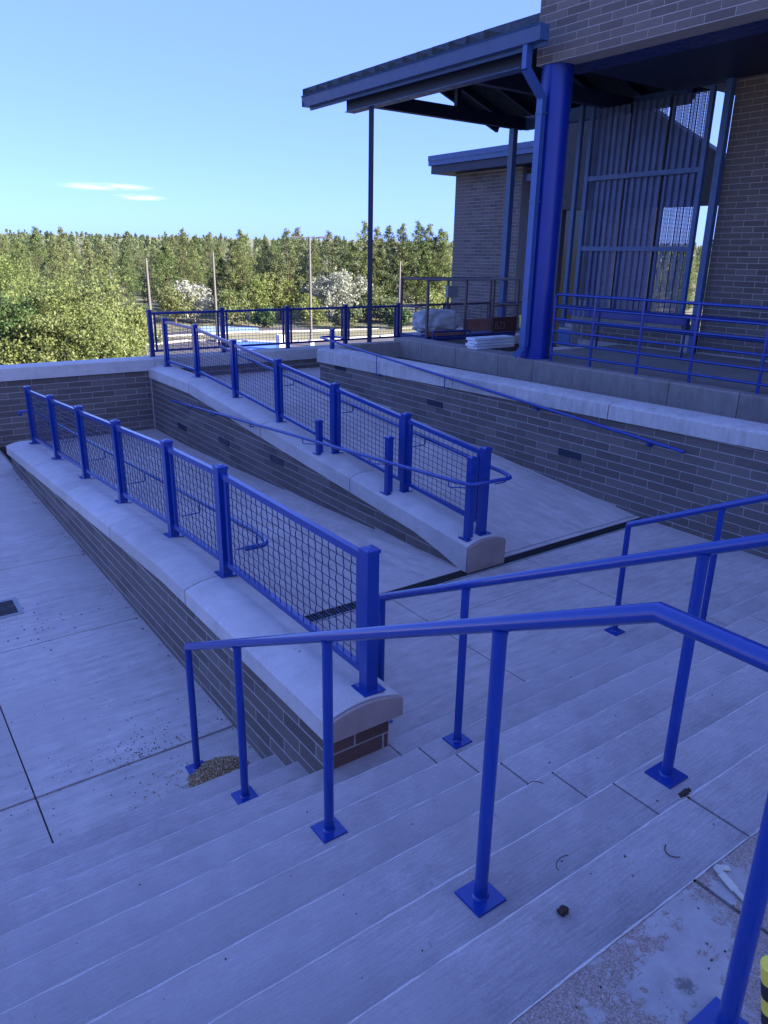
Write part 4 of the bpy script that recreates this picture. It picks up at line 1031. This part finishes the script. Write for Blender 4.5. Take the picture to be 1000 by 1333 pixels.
# the far wood as one mass
fm = MB(); rn = random.Random(77)
for i in range(950):
    th = math.radians(rn.uniform(0, 64)); d = 180 + 330 * rn.random() ** .8
    x, y = d * math.sin(th), d * math.cos(th); z0 = terrain_z(x, y); h = rn.uniform(5.4, 7.9) + max(0, rn.gauss(0, .8)); r = h * .2
    for q in range(52):
        t = rn.random() ** .8; a = rn.uniform(0, 6.28); L = r * (1 - t ** 1.6) * rn.uniform(.5, 1.1)
        c = Vector((x + math.cos(a) * L, y + math.sin(a) * L, z0 + h * (.2 + .8 * t))); u = Vector((rn.gauss(0, 1), rn.gauss(0, 1), rn.gauss(0, 1))).normalized(); v = u.cross(Vector((rn.gauss(0, 1), rn.gauss(0, 1), 1))).normalized(); s = rn.uniform(.35, .75)
        k = len(fm.v); fm.v += [tuple(c - u * s), tuple(c + v * s * .7), tuple(c + u * s), tuple(c - v * s * .7)]; fm.f.append((k, k + 1, k + 2, k + 3))
fm.build('forest', M['pine'], None, origin=(0, 0, 0), kind='stuff')

def round_tree(name, label, cat, x, y, z0, h, rx, n_cl, nl, sz, mat, bark, seed, base=.1, cr=.55, group=None):
    rn = random.Random(seed); t = thing(name, label, cat, (x, y, z0), group); tm = MB(); cm = MB()
    tm.tube([(x, y, z0 - .1), (x + rn.uniform(-.1, .1), y, z0 + h * .3), (x + rn.uniform(-.3, .3), y + rn.uniform(-.3, .3), z0 + h * .75)], .16, 8, .05)
    lobes = [(Vector((rn.uniform(-.55, .55) * rx, rn.uniform(-.55, .55) * rx, h * rn.uniform(.3, .8))), rn.uniform(.38, .62) * rx) for _ in range(9)] + [(Vector((0, 0, h * .55)), rx * .75)]
    for q in range(9):
        c = lobes[q][0]; tm.tube([(x, y, z0 + h * .18), (x + c.x * .5, y + c.y * .5, z0 + c.z * .6), (x + c.x, y + c.y, z0 + c.z)], .07, 5, .015, False)
    for i in range(n_cl):
        L, r = rn.choice(lobes); d = Vector((rn.gauss(0, 1), rn.gauss(0, 1), rn.gauss(0, 1))).normalized() * r * rn.uniform(.55, 1.08)
        c = Vector((x, y, z0)) + L + Vector((d.x, d.y, d.z * .95)); c.z = max(z0 + .15 * h * base, min(z0 + h, c.z))
        leaf_clump(cm, c, cr * rn.uniform(.5, 1.1), nl, sz, rn)
    tm.build('trunk', bark, t, True); cm.build('crown', mat, t)
def rt_px(name, label, cat, xp, ytop, d, rx, n_cl, nl, sz, mat, bark, seed, **kw):
    x, y, z = at(xp, ytop, d); z0 = terrain_z(x, y); round_tree(name, label, cat, x, y, z0, z - z0, rx, n_cl, nl, sz, mat, bark, seed, **kw)
GB = 'broad leafy trees at the left'
rt_px('leafy_tree', 'broad bright yellow green tree rising behind the far wall at the left', 'tree', 88, 345, 50, 3.8, 900, 19, .088, M['leafy'], M['bark'], 1, group=GB)
rt_px('leafy_tree', 'bright green tree at the left edge behind the far wall', 'tree', 18, 338, 56, 3.9, 850, 19, .088, M['leafy'], M['bark'], 2, group=GB)
rt_px('leafy_tree', 'dark green tree low at the left edge beside the bright one', 'tree', 2, 378, 47, 2.2, 420, 19, .088, M['dkleaf'], M['bark'], 3, group=GB)
rt_px('leafy_bush', 'yellowish bush spreading low behind the far wall left of the corner post', 'bush', 138, 405, 46, 2.7, 620, 19, .088, M['yelleaf'], M['bark'], 4, group=GB)
rt_px('leafy_bush', 'low olive bush behind the far wall at the left', 'bush', 45, 415, 46, 2.6, 520, 19, .088, M['yelleaf'], M['bark'], 5, group=GB)
rt_px('leafy_tree', 'olive tree with a pale trunk in front of the forest at the left', 'tree', 118, 352, 58, 2.6, 420, 12, .13, M['pine'], M['palebark'], 6, group=GB)
GP = 'pale blossoming shrubs at the forest edge'
rt_px('pale_shrub', 'smaller white blossoming shrub at the forest edge above the fence corner', 'shrub', 250, 366, 84, 2.4, 420, 12, .12, M['paleleaf'], M['palebark'], 7, group=GP)
rt_px('pale_shrub', 'large white blossoming shrub right of the tallest light pole', 'shrub', 438, 346, 85, 3.4, 560, 12, .13, M['paleleaf'], M['palebark'], 8, group=GP)
GS = 'green bushes along the forest edge'
for i, (xp, yp, d, r, mat) in enumerate(((330, 358, 69, 2.0, 'leafy'), (365, 352, 70, 2.3, 'yelleaf'), (300, 372, 66, 1.8, 'pine'), (225, 372, 66, 1.7, 'pine'), (405, 385, 66, 1.6, 'yelleaf'), (478, 372, 69, 2.0, 'pine'), (560, 380, 66, 2.0, 'yelleaf'), (505, 385, 68, 1.6, 'pine'), (345, 402, 63, 1.0, 'dkleaf'), (178, 395, 56, 1.6, 'yelleaf'), (452, 398, 62, 1.1, 'pine'), (520, 402, 62, 1.1, 'dkleaf'))):
    d, r = (d + 16, r * 1.22) if xp > 200 else (d + 4, r)
    rt_px('edge_bush', ['bright green bush', 'yellow green bush', 'olive bush', 'olive bush', 'yellow green bush', 'olive bush', 'yellow green bush', 'olive bush', 'small dark bush', 'yellow green bush', 'small olive bush', 'small dark bush'][i] + [' between the two tall poles', ' left of the tallest light pole', ' right of the smaller pale shrub', ' left of the smaller pale shrub', ' at the foot of the tallest light pole', ' behind the canopy post', ' beside the brick wing corner', ' below the tall pines right of the canopy post', ' at the lot edge behind the fence', ' behind the far fence corner post', ' in front of the large pale shrub', ' at the lot edge right of the canopy post'][i], 'bush', xp, yp, d, r, 260, 11, .13, M[mat], M['bark'], 30 + i, group=GS)
